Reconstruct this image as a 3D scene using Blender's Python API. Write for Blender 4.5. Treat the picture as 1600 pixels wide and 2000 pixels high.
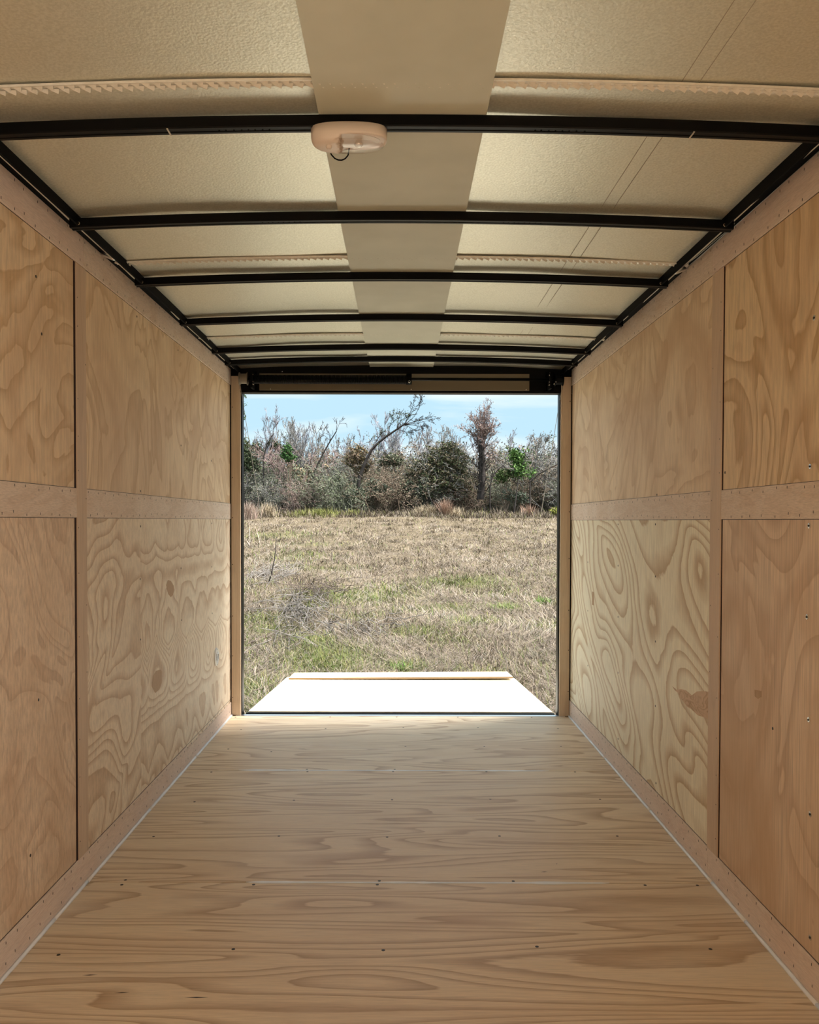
import bpy, math, random
import numpy as np
from mathutils import Vector, Matrix

for o in list(bpy.data.objects): bpy.data.objects.remove(o)
S = bpy.context.scene
COL = S.collection
R = math.radians

# ------------------------------------------------------------------ camera
cd = bpy.data.cameras.new('camera'); cam = bpy.data.objects.new('camera', cd); COL.objects.link(cam)
S.camera = cam
cam.location = (0, 0, 1.175)
cd.sensor_fit = 'VERTICAL'; cd.sensor_height = 24.0; cd.sensor_width = 19.2
cd.lens = 1630 / 2000 * 24.0
cd.shift_x = 17 / 2000; cd.shift_y = 51 / 2000
cd.clip_start = .02; cd.clip_end = 500
cam.rotation_euler = (Matrix.Rotation(R(90 - 1.2), 4, 'X') @ Matrix.Rotation(R(0.15), 4, 'Z')).to_euler()

# ------------------------------------------------------------------ sky, sun, exposure
S.view_settings.view_transform = 'Standard'; S.view_settings.look = 'None'
S.view_settings.gamma = 1; S.view_settings.use_curve_mapping = False
S.view_settings.exposure = 0.78
W = bpy.data.worlds.new('sky'); S.world = W; W.use_nodes = True
nt = W.node_tree; nt.nodes.clear()
def N(nt, typ, **kw):
    n = nt.nodes.new(typ)
    for k, v in kw.items():
        if k.startswith('i_'):
            key = k[2:]
            n.inputs[int(key) if key.isdigit() else key.replace('_', ' ')].default_value = v
        else: setattr(n, k, v)
    return n
tc = N(nt, 'ShaderNodeTexCoord')
mp = N(nt, 'ShaderNodeMapping'); mp.inputs['Scale'].default_value = (1.6, 1.6, 9); mp.inputs['Location'].default_value = (.3, .1, .35)
nz = N(nt, 'ShaderNodeTexNoise', i_Scale=2.2, i_Detail=5, i_Roughness=.5, i_Distortion=.4)
rp = N(nt, 'ShaderNodeValToRGB')
rp.color_ramp.elements[0].position = .40; rp.color_ramp.elements[0].color = (.52, .77, .93, 1)
rp.color_ramp.elements[1].position = .58; rp.color_ramp.elements[1].color = (.86, .96, 1.0, 1)
bg = N(nt, 'ShaderNodeBackground', i_Strength=0.64); ow = N(nt, 'ShaderNodeOutputWorld')
L = nt.links.new
L(tc.outputs['Generated'], mp.inputs['Vector']); L(mp.outputs[0], nz.inputs['Vector']); L(nz.outputs[0], rp.inputs[0])
L(rp.outputs[0], bg.inputs[0]); L(bg.outputs[0], ow.inputs[0])

def light(name, typ, loc, rot, energy, color=(1, 1, 1), **kw):
    d = bpy.data.lights.new(name, typ); d.energy = energy; d.color = color
    for k, v in kw.items(): setattr(d, k, v)
    o = bpy.data.objects.new(name, d); COL.objects.link(o); o.location = loc; o.rotation_euler = rot
    return o
# hazy sun, high, from the right and a little ahead of the trailer
sd = Vector((.42, -.10, .85)).normalized()
sun = light('sun', 'SUN', (10, 10, 20), sd.to_track_quat('Z', 'Y').to_euler(), 10.5, (1, .93, .85), angle=R(42))
# added fill light behind the camera, through an invented side opening in the nose
light('nose_fill_light', 'AREA', (1.5, -.72, 1.15), (0, R(90), 0), 52, (1, .96, .89), shape='RECTANGLE', size=1.9, size_y=.9)

# ------------------------------------------------------------------ helpers
wloc = {}
def mesh_np(name, V, F=None, quads=None, tris=None):
    V = np.asarray(V, dtype=np.float32)
    me = bpy.data.meshes.new(name)
    if F is not None:
        me.from_pydata(V.tolist(), [], F); return me
    A = quads if quads is not None else tris
    A = np.asarray(A, dtype=np.int32); k = A.shape[1]
    me.vertices.add(len(V)); me.vertices.foreach_set('co', V.ravel())
    me.loops.add(A.size); me.loops.foreach_set('vertex_index', A.ravel())
    me.polygons.add(len(A)); me.polygons.foreach_set('loop_start', np.arange(0, A.size, k, dtype=np.int32))
    me.polygons.foreach_set('loop_total', np.full(len(A), k, dtype=np.int32))
    me.update(calc_edges=True)
    return me
def setp(o, label=None, cat=None, group=None, kind=None):
    if label: o['label'] = label
    if cat: o['category'] = cat
    if group: o['group'] = group
    if kind: o['kind'] = kind
    return o
def link(o, parent, origin):
    COL.objects.link(o); org = Vector(origin); wloc[o.name] = org
    if parent:
        o.parent = parent; o.location = org - wloc[parent.name]
    else: o.location = org
    return o
def empty(name, loc=(0, 0, 0)):
    return link(bpy.data.objects.new(name, None), None, loc)
class MB:
    def __init__(s): s.v = []; s.f = []
    def add(s, V, F):
        b = len(s.v); s.v += [tuple(p) for p in V]; s.f += [tuple(i + b for i in f) for f in F]; return s
    def box(s, x0, x1, y0, y1, z0, z1, c=0.0):
        import itertools
        if c <= 0:
            V = [(x, y, z) for x in (x0, x1) for y in (y0, y1) for z in (z0, z1)]
            return s.add(V, [(0, 1, 3, 2), (4, 6, 7, 5), (0, 4, 5, 1), (2, 3, 7, 6), (0, 2, 6, 4), (1, 5, 7, 3)])
        bm_v = []; key = {}
        lo = (x0, y0, z0); hi = (x1, y1, z1)
        for sx in (0, 1):
            for sy in (0, 1):
                for sz in (0, 1):
                    sgn = (sx, sy, sz)
                    for ax in range(3):
                        p = []
                        for k in range(3):
                            e = hi[k] if sgn[k] else lo[k]
                            if k != ax: e += -c if sgn[k] else c
                            p.append(e)
                        key[(sgn, ax)] = len(bm_v); bm_v.append(tuple(p))
        F = []
        for ax in range(3):
            a, b = [k for k in range(3) if k != ax]
            for sv in (0, 1):
                q = []
                for ua, ub in ((0, 0), (1, 0), (1, 1), (0, 1)):
                    g = [0, 0, 0]; g[ax] = sv; g[a] = ua; g[b] = ub; q.append(key[(tuple(g), ax)])
                F.append(tuple(q))
            for ua in (0, 1):
                for ub in (0, 1):
                    g0 = [0, 0, 0]; g0[a] = ua; g0[b] = ub; g1 = list(g0); g1[ax] = 1
                    F.append((key[(tuple(g0), a)], key[(tuple(g1), a)], key[(tuple(g1), b)], key[(tuple(g0), b)]))
        for sgn in itertools.product((0, 1), repeat=3):
            F.append(tuple(key[(sgn, ax)] for ax in range(3)))
        return s.add(bm_v, F)
    def tube(s, pts, r, n=8, cap=True):
        pts = [Vector(p) for p in pts]; rs = r if isinstance(r, (list, tuple)) else [r] * len(pts)
        V = []; F = []; up = None
        for i, p in enumerate(pts):
            d = (pts[min(i + 1, len(pts) - 1)] - pts[max(i - 1, 0)]).normalized()
            if up is None: up = d.orthogonal().normalized()
            up = (up - d * up.dot(d)).normalized(); sd_ = d.cross(up)
            for k in range(n):
                a = 2 * math.pi * k / n; V.append(p + (up * math.cos(a) + sd_ * math.sin(a)) * rs[i])
        for i in range(len(pts) - 1):
            for k in range(n): F.append((i * n + k, i * n + (k + 1) % n, (i + 1) * n + (k + 1) % n, (i + 1) * n + k))
        if cap: F.append(tuple(range(n))[::-1]); F.append(tuple(range((len(pts) - 1) * n, len(pts) * n)))
        return s.add(V, F)
    def disc(s, c, axis, r, h, n=12):       # short cylinder from c along axis
        c = Vector(c); a = Vector(axis).normalized()
        return s.tube([c, c + a * h * .7, c + a * h], [r, r, r * .8], n)
    def build(s, name, mat, parent=None, origin=None, smooth=False):
        me = bpy.data.meshes.new(name)
        if origin is None:
            a = np.array(s.v); origin = tuple((a.min(0) + a.max(0)) / 2); origin = (float(origin[0]), float(origin[1]), float(a[:, 2].min()))
        me.from_pydata([tuple(np.subtract(p, origin)) for p in s.v], [], s.f)
        import bmesh
        bm = bmesh.new(); bm.from_mesh(me); bmesh.ops.recalc_face_normals(bm, faces=bm.faces); bm.to_mesh(me); bm.free()
        if smooth:
            me.polygons.foreach_set('use_smooth', [True] * len(me.polygons))
        me.materials.append(mat)
        return link(bpy.data.objects.new(name, me), parent, origin)

# ------------------------------------------------------------------ materials
def newmat(name, rough=.6, metal=0, color=(.5, .5, .5), spec=.4):
    m = bpy.data.materials.new(name); m.use_nodes = True
    b = m.node_tree.nodes['Principled BSDF']
    b.inputs['Roughness'].default_value = rough; b.inputs['Metallic'].default_value = metal
    b.inputs['Base Color'].default_value = (*color, 1); b.inputs['Specular IOR Level'].default_value = spec
    return m, m.node_tree, b
def ramp(nt, stops):
    r = N(nt, 'ShaderNodeValToRGB'); e = r.color_ramp.elements
    while len(e) < len(stops): e.new(.5)
    for k, (p, c) in enumerate(stops):
        e[k].position = p; e[k].color = (*c, 1) if len(c) == 3 else c
    return r
def mix(nt, fac, a, b, mode='MIX'):
    m = N(nt, 'ShaderNodeMix', data_type='RGBA', blend_type=mode)
    for sock, val in ((0, fac), (6, a), (7, b)):
        if isinstance(val, (int, float)): m.inputs[sock].default_value = val
        elif isinstance(val, tuple): m.inputs[sock].default_value = (*val, 1)
        else: nt.links.new(val, m.inputs[sock])
    return m.outputs[2]
def math_(nt, op, a, b=None):
    m = N(nt, 'ShaderNodeMath', operation=op)
    for i, v in ((0, a), (1, b)):
        if v is None: continue
        if isinstance(v, (int, float)): m.inputs[i].default_value = v
        else: nt.links.new(v, m.inputs[i])
    return m.outputs[0]
def wood(name, light_c, dark_c, fig=(1, 1, 1), rings=9, seed=0, dist=.6, contrast=1.0, grain=(1, 1, 30), blotch=.35,
         blotch_c=(.58, .39, .24), rough=.62, mirror=None, sharp=.82, detail=1.0, rot=(0, 0, 0), spec=.3, gstr=.25, bscale=2.2, pale=None):
    m, nt, b = newmat(name, rough, spec=spec); L = nt.links.new
    geo = N(nt, 'ShaderNodeNewGeometry'); pos = geo.outputs['Position']
    src = pos
    if mirror:                                   # rotary-cut veneer: the figure repeats mirrored along the wall
        sp = N(nt, 'ShaderNodeSeparateXYZ'); L(pos, sp.inputs[0])
        wob = N(nt, 'ShaderNodeTexNoise', i_Scale=4.0, i_Detail=1); L(pos, wob.inputs['Vector'])
        y = math_(nt, 'ADD', sp.outputs[1], math_(nt, 'MULTIPLY', wob.outputs[0], .16))
        pp = math_(nt, 'PINGPONG', math_(nt, 'SUBTRACT', y, mirror[0]), mirror[1])
        y2 = math_(nt, 'ADD', math_(nt, 'MULTIPLY', pp, 1.0), math_(nt, 'MULTIPLY', sp.outputs[1], .12))
        far = math_(nt, 'GREATER_THAN', sp.outputs[1], mirror[0])
        cb = N(nt, 'ShaderNodeMix', data_type='FLOAT'); L(far, cb.inputs[0]); L(math_(nt, 'SUBTRACT', mirror[0], y), cb.inputs[2]); L(y2, cb.inputs[3])
        co = N(nt, 'ShaderNodeCombineXYZ'); L(sp.outputs[0], co.inputs[0]); L(cb.outputs[0], co.inputs[1]); L(sp.outputs[2], co.inputs[2])
        src = co.outputs[0]
    mr = N(nt, 'ShaderNodeMapping'); mr.inputs['Rotation'].default_value = rot; L(src, mr.inputs['Vector'])
    mp = N(nt, 'ShaderNodeMapping'); mp.inputs['Scale'].default_value = fig
    mp.inputs['Location'].default_value = (seed * 1.7, seed * 2.3, seed * .9); L(mr.outputs[0], mp.inputs['Vector'])
    nz = N(nt, 'ShaderNodeTexNoise', i_Scale=1.0, i_Detail=detail, i_Roughness=.35, i_Distortion=dist); L(mp.outputs[0], nz.inputs['Vector'])
    v = math_(nt, 'MULTIPLY', nz.outputs[0], rings * 1.0)
    jit = N(nt, 'ShaderNodeTexNoise', i_Scale=14, i_Detail=3); L(mp.outputs[0], jit.inputs['Vector'])
    v = math_(nt, 'ADD', v, math_(nt, 'MULTIPLY', jit.outputs[0], .16))
    fr = math_(nt, 'FRACT', v)
    lc, dc = light_c, dark_c
    mid = tuple(lc[i] * .5 + dc[i] * .5 for i in range(3))
    rr = ramp(nt, [(0, lc), (.34, lc), (sharp * .74, mid), (sharp, dc), (min(.96, sharp + .05), lc)]); L(fr, rr.inputs[0])
    flat = tuple(lc[i] * .65 + dc[i] * .35 for i in range(3))
    c = mix(nt, contrast, flat, rr.outputs[0])
    # fine long grain
    mg = N(nt, 'ShaderNodeMapping'); mg.inputs['Scale'].default_value = grain; L(pos, mg.inputs['Vector'])
    ng = N(nt, 'ShaderNodeTexNoise', i_Scale=9, i_Detail=6, i_Roughness=.7); L(mg.outputs[0], ng.inputs['Vector'])
    gr = ramp(nt, [(.3, (1 - gstr,) * 3), (.6, (1, 1, 1))]); L(ng.outputs[0], gr.inputs[0])
    c = mix(nt, 1.0, c, gr.outputs[0], 'MULTIPLY')
    nb = N(nt, 'ShaderNodeTexNoise', i_Scale=bscale, i_Detail=4, i_Roughness=.55, i_Distortion=1.2)
    mb = N(nt, 'ShaderNodeMapping'); mb.inputs['Location'].default_value = (seed * 3.1, 4.2 + seed, seed); mb.inputs['Scale'].default_value = tuple(max(.4, min(1.6, f / 2.0)) for f in fig)
    L(pos, mb.inputs['Vector']); L(mb.outputs[0], nb.inputs['Vector'])
    br = ramp(nt, [(.42, (0, 0, 0)), (.68, (1, 1, 1))]); L(nb.outputs[0], br.inputs[0])
    c = mix(nt, math_(nt, 'MULTIPLY', br.outputs[0], blotch), c, blotch_c)
    if pale:                                     # rubbed, scuffed pale zones
        npz = N(nt, 'ShaderNodeTexNoise', i_Scale=3.1, i_Detail=5, i_Roughness=.65)
        mpz = N(nt, 'ShaderNodeMapping'); mpz.inputs['Scale'].default_value = (.5, 1.6, 1); mpz.inputs['Location'].default_value = (seed * 5., 1, 0); L(pos, mpz.inputs['Vector']); L(mpz.outputs[0], npz.inputs['Vector'])
        pr = ramp(nt, [(.5, (0, 0, 0)), (.75, (1, 1, 1))]); L(npz.outputs[0], pr.inputs[0])
        c = mix(nt, math_(nt, 'MULTIPLY', pr.outputs[0], pale[1]), c, pale[0])
    L(c, b.inputs['Base Color'])
    bp = N(nt, 'ShaderNodeBump', i_Strength=.12, i_Distance=.002); L(ng.outputs[0], bp.inputs['Height']); L(bp.outputs[0], b.inputs['Normal'])
    return m
def noisy(name, c1, c2, scale=20, rough=.6, metal=0, bump=0, spec=.4, lo=.35, hi=.65, detail=3):
    m, nt, b = newmat(name, rough, metal, spec=spec)
    g = N(nt, 'ShaderNodeNewGeometry'); n = N(nt, 'ShaderNodeTexNoise', i_Scale=scale, i_Detail=detail)
    nt.links.new(g.outputs['Position'], n.inputs['Vector'])
    r = ramp(nt, [(lo, c1), (hi, c2)]); nt.links.new(n.outputs[0], r.inputs[0]); nt.links.new(r.outputs[0], b.inputs['Base Color'])
    if bump:
        bp = N(nt, 'ShaderNodeBump', i_Strength=bump, i_Distance=.002); nt.links.new(n.outputs[0], bp.inputs['Height']); nt.links.new(bp.outputs[0], b.inputs['Normal'])
    return m

LW = (.84, .68, .47); TW = (.70, .49, .29)
M = {}
VG = (4, 4, .6); HG = (.5, 6, 6)
M['wall_near_left_up'] = wood('ply_near_left_upper', (.88, .69, .47), (.62, .41, .22), (1.0, 2.0, 2.0), 6, 1, 2.6, .75, (6, 9, 1), .6, detail=3, sharp=.9)
M['wall_near_left_low'] = wood('ply_near_left_lower', (.90, .73, .56), (.62, .43, .29), (1.2, 2.2, 1.9), 9, 2, 1.6, .55, (6, 12, 3), .55, detail=2.2, rot=(R(-40), 0, 0), gstr=.32)
M['wall_far_left_up'] = wood('ply_far_left_upper', (.90, .72, .51), (.66, .46, .27), (1.0, 1.7, 1.6), 6, 3, 2.6, .75, (6, 14, 1), .6, detail=3, sharp=.88)
M['wall_far_left_low'] = wood('ply_far_left_lower', (.94, .82, .66), (.62, .44, .29), (1.2, 2.5, 1.3), 13, 4, .8, .85, (6, 8, 3), .3, mirror=(3.27, .155), rot=(R(-55), 0, 0), detail=1.6)
M['wall_far_right_up'] = wood('ply_far_right_upper', (.91, .74, .54), (.66, .47, .29), (1.0, 1.6, 1.4), 6, 5, 2.4, .6, (6, 14, 1), .6, detail=3)
M['wall_far_right_low'] = wood('ply_far_right_lower', (.97, .90, .71), (.62, .46, .28), (1.1, 2.9, 1.25), 15, 6.3, .25, 1.0, (6, 14, 1), .18, rot=(R(58), 0, 0), sharp=.8, detail=.5)
M['wall_near_right_up'] = wood('ply_near_right_upper', (.88, .69, .45), (.56, .36, .18), (1.0, 2.0, 1.3), 7, 7, 1.8, .8, (6, 9, 1), .5, sharp=.86, detail=1.8)
M['wall_near_right_low'] = wood('ply_near_right_lower', (.89, .71, .54), (.60, .41, .27), (1.0, 1.8, 1.2), 5, 8, 2.6, .6, (6, 24, .5), .75, sharp=.9, gstr=.36, detail=2.6)
for i in range(5):
    M['floor%d' % i] = wood('floor_ply_%d' % i, (.88, .72, .52), (.52, .345, .20), (.62, 5.2, 1), 14, 10 + i * 1.3, .5, .85, (1, 28, 1), .3, detail=1.3, pale=((.88, .80, .68), .35), spec=.45, rough=.5, sharp=.8)
M['luan'] = wood('luan_strip', (.86, .73, .62), (.74, .58, .46), (2, 3, 14), 5, 20, .5, .45, (2, 5, 60), .25, gstr=.3)
M['luan_pink'] = wood('luan_strip_pink', (.86, .72, .62), (.74, .58, .48), (2, 2, 12), 5, 23, .5, .4, (2, 4, 60), .2, gstr=.25, blotch_c=(.74, .48, .38))
M['batten'] = wood('batten_wood', (.72, .56, .42), (.60, .45, .33), (8, 8, 1), 4, 26, .3, .5, (30, 40, 1), .25, gstr=.2)
M['jamb'] = wood('jamb_wood', (.76, .64, .51), (.64, .52, .39), (10, 10, 1), 4, 28, .3, .5, (40, 30, 1), .35, gstr=.2)
M['ramp_ply'] = wood('ramp_ply', (.90, .87, .76), (.78, .70, .52), (.8, 5, 1), 10, 30, .5, .7, (1, 25, 1), .2, blotch_c=(.80, .84, .80), detail=1.3)
M['flap_ply'] = wood('flap_ply', (.84, .72, .48), (.70, .52, .30), (.8, 5, 4), 8, 31, .5, .6, (1, 25, 10), .2, detail=1.3)
M['flap_edge'] = newmat('ply_end_grain', .7, 0, (.20, .125, .06))[0]
M['patch'] = wood('veneer_patch', (.56, .37, .22), (.46, .29, .16), (3, 3, 1), 4, 40, .3, .5, (6, 40, 2), .2)
M['tear'] = wood('torn_veneer', (.72, .50, .32), (.46, .28, .15), (5, 6, 22), 6, 41, 1.5, .9, (6, 40, 3), .2)
M['red_steel'] = newmat('red_oxide_steel', .8, 0, (.030, .007, .005))[0]
M['black'] = newmat('black_paint', .42, 0, (.002, .0022, .0024), .11)[0]
M['black_matt'] = newmat('black_matt', .75, 0, (.003, .003, .0032), .06)[0]
M['sheet'] = noisy('roof_sheet_primer', (.66, .66, .56), (.78, .78, .68), 170, .36, .62, .3, .5)
M['strip'] = noisy('roof_strip', (.56, .58, .49), (.61, .63, .54), 6, .55, 0, 0, .35)
M['bead'] = noisy('crimped_bead', (.74, .73, .66), (.84, .83, .76), 60, .4, .2, .2, .5)
M['crease'] = newmat('crease_line', .5, 0, (.40, .36, .28))[0]
M['aluminium'] = newmat('mill_aluminium', .3, 1, (.78, .79, .80))[0]
M['steel'] = newmat('bright_steel', .25, 1, (.62, .6, .56))[0]
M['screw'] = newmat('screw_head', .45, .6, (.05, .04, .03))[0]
M['caulk'] = noisy('white_caulk', (.80, .81, .84), (.90, .90, .92), 12, .35, 0, .3, .5)
M['tan_panel'] = newmat('tan_header_panel', .5, 0, (.20, .17, .12))[0]
M['header_beige'] = newmat('drum_beige', .5, .2, (.22, .19, .15))[0]
M['cable'] = newmat('wire_cable', .4, .8, (.35, .34, .32))[0]
M['lamp_body'] = noisy('lamp_housing', (.76, .68, .62), (.80, .72, .66), 5, .38, 0, 0, .5)
M['white_plastic'] = newmat('white_plastic', .35, 0, (.80, .78, .76))[0]
gm = bpy.data.materials.new('clear_lens'); gm.use_nodes = True; gnt = gm.node_tree; gnt.nodes.clear()
go_ = N(gnt, 'ShaderNodeOutputMaterial'); gx1 = N(gnt, 'ShaderNodeMixShader', i_0=.07); gt = N(gnt, 'ShaderNodeBsdfTransparent', i_Color=(.93, .91, .90, 1)); gg = N(gnt, 'ShaderNodeBsdfGlossy', i_Color=(1, .98, .96, 1), i_Roughness=.2)
gnt.links.new(gt.outputs[0], gx1.inputs[1]); gnt.links.new(gg.outputs[0], gx1.inputs[2]); gnt.links.new(gx1.outputs[0], go_.inputs[0])
M['lens'] = gm
M['bulb'] = newmat('bulb_glass', .12, .9, (.9, .88, .84), .8)[0]

# ------------------------------------------------------------------ walls
XW = 1.021        # face of the plywood
XB = 1.031        # back of the plywood
Y0, Y1 = -1.3, 4.995
def bx(sgn, a, b):
    return (a, b) if sgn > 0 else (-b, -a)
def screws(parent, sgn, pts, r=.0045, mat='screw'):
    first = None
    for (y, z) in pts:
        if first is None:
            m = MB().disc((sgn * (XW + .0005), y, z), (-sgn, 0, 0), r, .0015, 8)
            first = m.build('screw', M[mat], parent, origin=(sgn * XW, y, z)); 
        else:
            c = first.copy(); link(c, parent, (sgn * XW, y, z))
def board(parent, sgn, name, y0, y1, z0, z1, mat, t0=XW, t1=XB, c=.0012):
    x0, x1 = bx(sgn, t0, t1)
    return MB().box(x0, x1, y0, y1, z0, z1, c).build(name, M[mat], parent)
def staples(strip, sgn, xf, y0, y1, z0, z1, seed):
    rnd = random.Random(seed); m = MB(); y = max(y0, 1.5) + .02
    while y < y1 - .02:
        for z in (z0 + .012, z1 - .012):
            zz = z + rnd.uniform(-.006, .006); yy = y + rnd.uniform(-.015, .015)
            m.box(*bx(sgn, xf - .0005, xf + .0006), yy - .0012, yy + .0012, zz - .0035, zz + .0035)
        y += .075
    if m.v: m.build('staples', M['screw'], strip)['kind'] = 'stuff'

wl = MB().box(-1.075, -1.045, Y0, 5.03, -.06, 2.14).build('wall_left', M['black_matt']); setp(wl, kind='structure', label='left plywood lined side wall of the trailer')
wr_m = MB()
wr_m.box(1.045, 1.075, -.3, 5.03, -.06, 2.14); wr_m.box(1.045, 1.075, Y0, -1.15, -.06, 2.14); wr_m.box(1.045, 1.075, -1.15, -.3, 2.0, 2.14)  # side opening left in the nose for the added fill light
wr = wr_m.build('wall_right', M['black_matt']); setp(wr, kind='structure', label='right plywood lined side wall of the trailer')
wf = MB().box(-1.075, 1.075, Y0 - .03, Y0, -.06, 2.14).build('wall_front', M['luan']); setp(wf, kind='structure')

for sgn, wall, ba, bb, side in ((-1, wl, 2.624, 2.704, 'left'), (1, wr, 2.655, 2.745, 'right')):
    ys = Y0 if sgn < 0 else -.3
    gap = .013 if sgn < 0 else .007
    # red-oxide post showing in the gap behind the batten
    board(wall, sgn, 'steel_post', ba - gap + .0006, ba - .0006, .098, 1.98, 'red_steel', XW - .001, 1.044, 0)
    for yy in (bb + .0006,): board(wall, sgn, 'joint_shadow', yy - .0006, yy + .0012, .098, 1.98, 'screw', XW - .0006, XW + .004, 0)  # dark sliver modelled for the shadow line beside the batten
    board(wall, sgn, 'batten', ba, bb, .098, 1.98, 'batten', 1.0165, XB)
    board(wall, sgn, 'plywood_panel', ys, ba - gap, 1.2, 2.04, 'wall_near_%s_up' % side)
    board(wall, sgn, 'plywood_panel', ys, ba - gap, .03, 1.199, 'wall_near_%s_low' % side)
    board(wall, sgn, 'plywood_panel', ba + .01, Y1, 1.2, 2.04, 'wall_far_%s_up' % side)
    board(wall, sgn, 'plywood_panel', ba + .01, Y1, .03, 1.199, 'wall_far_%s_low' % side)
    if sgn > 0:
        board(wall, sgn, 'plywood_panel', Y0, -1.15, .03, 2.04, 'wall_near_right_low')
    XS = 1.0175
    for k, (a, b) in enumerate(((ys, ba - .0005), (bb + .0008, Y1 - .005))):
        s = board(wall, sgn, 'rail_strip', a, b, 1.182, 1.274, 'luan', XS, XW - .0002, .0006); staples(s, sgn, XS, a, b, 1.182, 1.274, k)
    seam = bb - .022 if sgn < 0 else bb + .001
    for k, (a, b) in enumerate(((ys, seam), (seam + .0015, Y1 - .002))):
        s = board(wall, sgn, 'top_strip', a, b, 1.982, 2.076, 'luan_pink' if k == 0 else 'luan', XS - .0012, XW - .0002, .0006); staples(s, sgn, XS - .0012, a, b, 1.982, 2.076, k + 5)
    for zz in (1.1812, 1.2748, 1.9812, .0988):  # thin dark boxes stand in for shadow hairlines along the strip edges
        board(wall, sgn, 'joint_shadow', ys, ba - gap - .001, zz - .0009, zz + .0009, 'screw', XW - .0006, XW + .004, 0); board(wall, sgn, 'joint_shadow', bb + .002, Y1 - .003, zz - .0009, zz + .0009, 'screw', XW - .0006, XW + .004, 0)
    base = empty('baseboard_' + side, (sgn * 1.02, 1.8, 0)); setp(base, kind='structure')
    bs = 3.956 if sgn < 0 else 2.733
    for k, (a, b) in enumerate(((ys, bs), (bs + .0018, Y1))):
        s = board(base, sgn, 'board', a, b, .002, .098 if (sgn > 0 or k == 0) else .082, 'luan_pink', 1.0165, XW - .0002, .0008); staples(s, sgn, 1.0165, a, b, .02, .098, k + 9)
    # white bead of caulk along the foot of the boards, laid in runs
    rnd = random.Random(3 + sgn); y = ys
    cuts = [ys, 1.2, 2.0, 2.42, 2.68, 3.35, 4.1, Y1]
    for a, b in zip(cuts, cuts[1:]):
        pts = []; rs = []; k = max(4, int((b - a) / .04))
        for i in range(k + 1):
            pts.append((sgn * (1.0125 + rnd.uniform(-.0006, .0006)), a + (b - a) * i / k, .0035)); rs.append(.0056 * (1 + rnd.uniform(-.1, .12)))
        rs[0] *= 1.12
        MB().tube(pts, rs, 8).build('caulk_bead', M['caulk'], base, smooth=True)
screws(wl, -1, [(3.238, 1.96), (3.831, 1.951), (2.345, 1.854), (2.38, 1.702), (3.273, 1.15), (3.264, 0.944), (3.267, 0.706), (3.873, 0.951), (3.879, 0.709), (4.505, 1.158), (4.503, 0.923), (4.513, 0.67), (3.274, 1.288), (2.344, 0.667), (2.286, 0.248), (4.496, 1.494), (3.879, 1.521)])
screws(wr, 1, [(3.916, 0.966), (3.34, 0.954), (3.909, 0.726), (3.332, 0.694), (3.901, 0.464), (3.325, 0.436), (4.55, 0.951), (4.541, 0.686), (3.922, 1.16), (3.346, 1.163), (3.33, 1.281), (2.276, 0.608), (2.632, 1.329), (3.309, 0.13), (3.891, 0.155), (4.531, 0.388)])
for (y, z) in [(2.085, 1.313), (2.087, 1.165), (2.091, 0.936), (2.076, 0.68), (2.062, 0.447), (2.054, 0.141), (2.074, 1.679)]:
    w = MB().disc((XW + .0005, y, z), (-1, 0, 0), .007, .0016, 14).build('washer_screw', M['steel'], wr)
    MB().disc((XW - .001, y, z), (-1, 0, 0), .0028, .0018, 10).build('screw_socket', M['screw'], w)
for sgn, ba, wall in ((-1, 2.664, wl), (1, 2.70, wr)):
    m = MB(); rnd = random.Random(7)
    for k in range(17):
        z = .16 + k * .108 + rnd.uniform(-.02, .02); y = ba + rnd.choice((-.032, .032))
        m.disc((sgn * 1.0168, y, z), (-sgn, 0, 0), .0022, .0008, 6)
    m.build('nails', M['screw'], wall)['kind'] = 'stuff'
def flat_patch(wall, sgn, pts, mat, name, th=.0007):
    n = len(pts); x0 = sgn * (XW + .0002); x1 = sgn * (XW - th)
    V = [(x0, y, z) for y, z in pts] + [(x1, y, z) for y, z in pts]
    MB().add(V, [tuple(range(n)), tuple(range(n, 2 * n))] + [(i, (i + 1) % n, n + (i + 1) % n, n + i) for i in range(n)]).build(name, M[mat], wall)
flat_patch(wr, 1, [(3.12, .556), (3.07, .553), (3.02, .566), (2.97, .571), (2.91, .566), (2.86, .590), (2.80, .604), (2.746, .612), (2.746, .520), (2.80, .516), (2.85, .510), (2.915, .517), (2.96, .516), (3.0, .526), (3.03, .532), (3.05, .545), (3.09, .547)], 'tear', 'torn_veneer')
flat_patch(wr, 1, [(2.394, .691), (2.35, .696), (2.349, .68), (2.372, .669), (2.393, .672)], 'patch', 'wood_patch')
flat_patch(wr, 1, [(4.40, .80), (4.44, .80), (4.44, .73), (4.40, .73)], 'patch', 'wood_patch')
flat_patch(wl, -1, [(3.627, .892), (3.655, .912), (3.70, .905), (3.745, .88), (3.758, .86), (3.735, .84), (3.70, .833), (3.66, .85)], 'patch', 'wood_patch')
flat_patch(wl, -1, [(3.413, .493), (3.43, .53), (3.471, .545), (3.535, .540), (3.556, .527), (3.553, .48), (3.52, .458), (3.46, .455)], 'patch', 'wood_patch')

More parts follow.
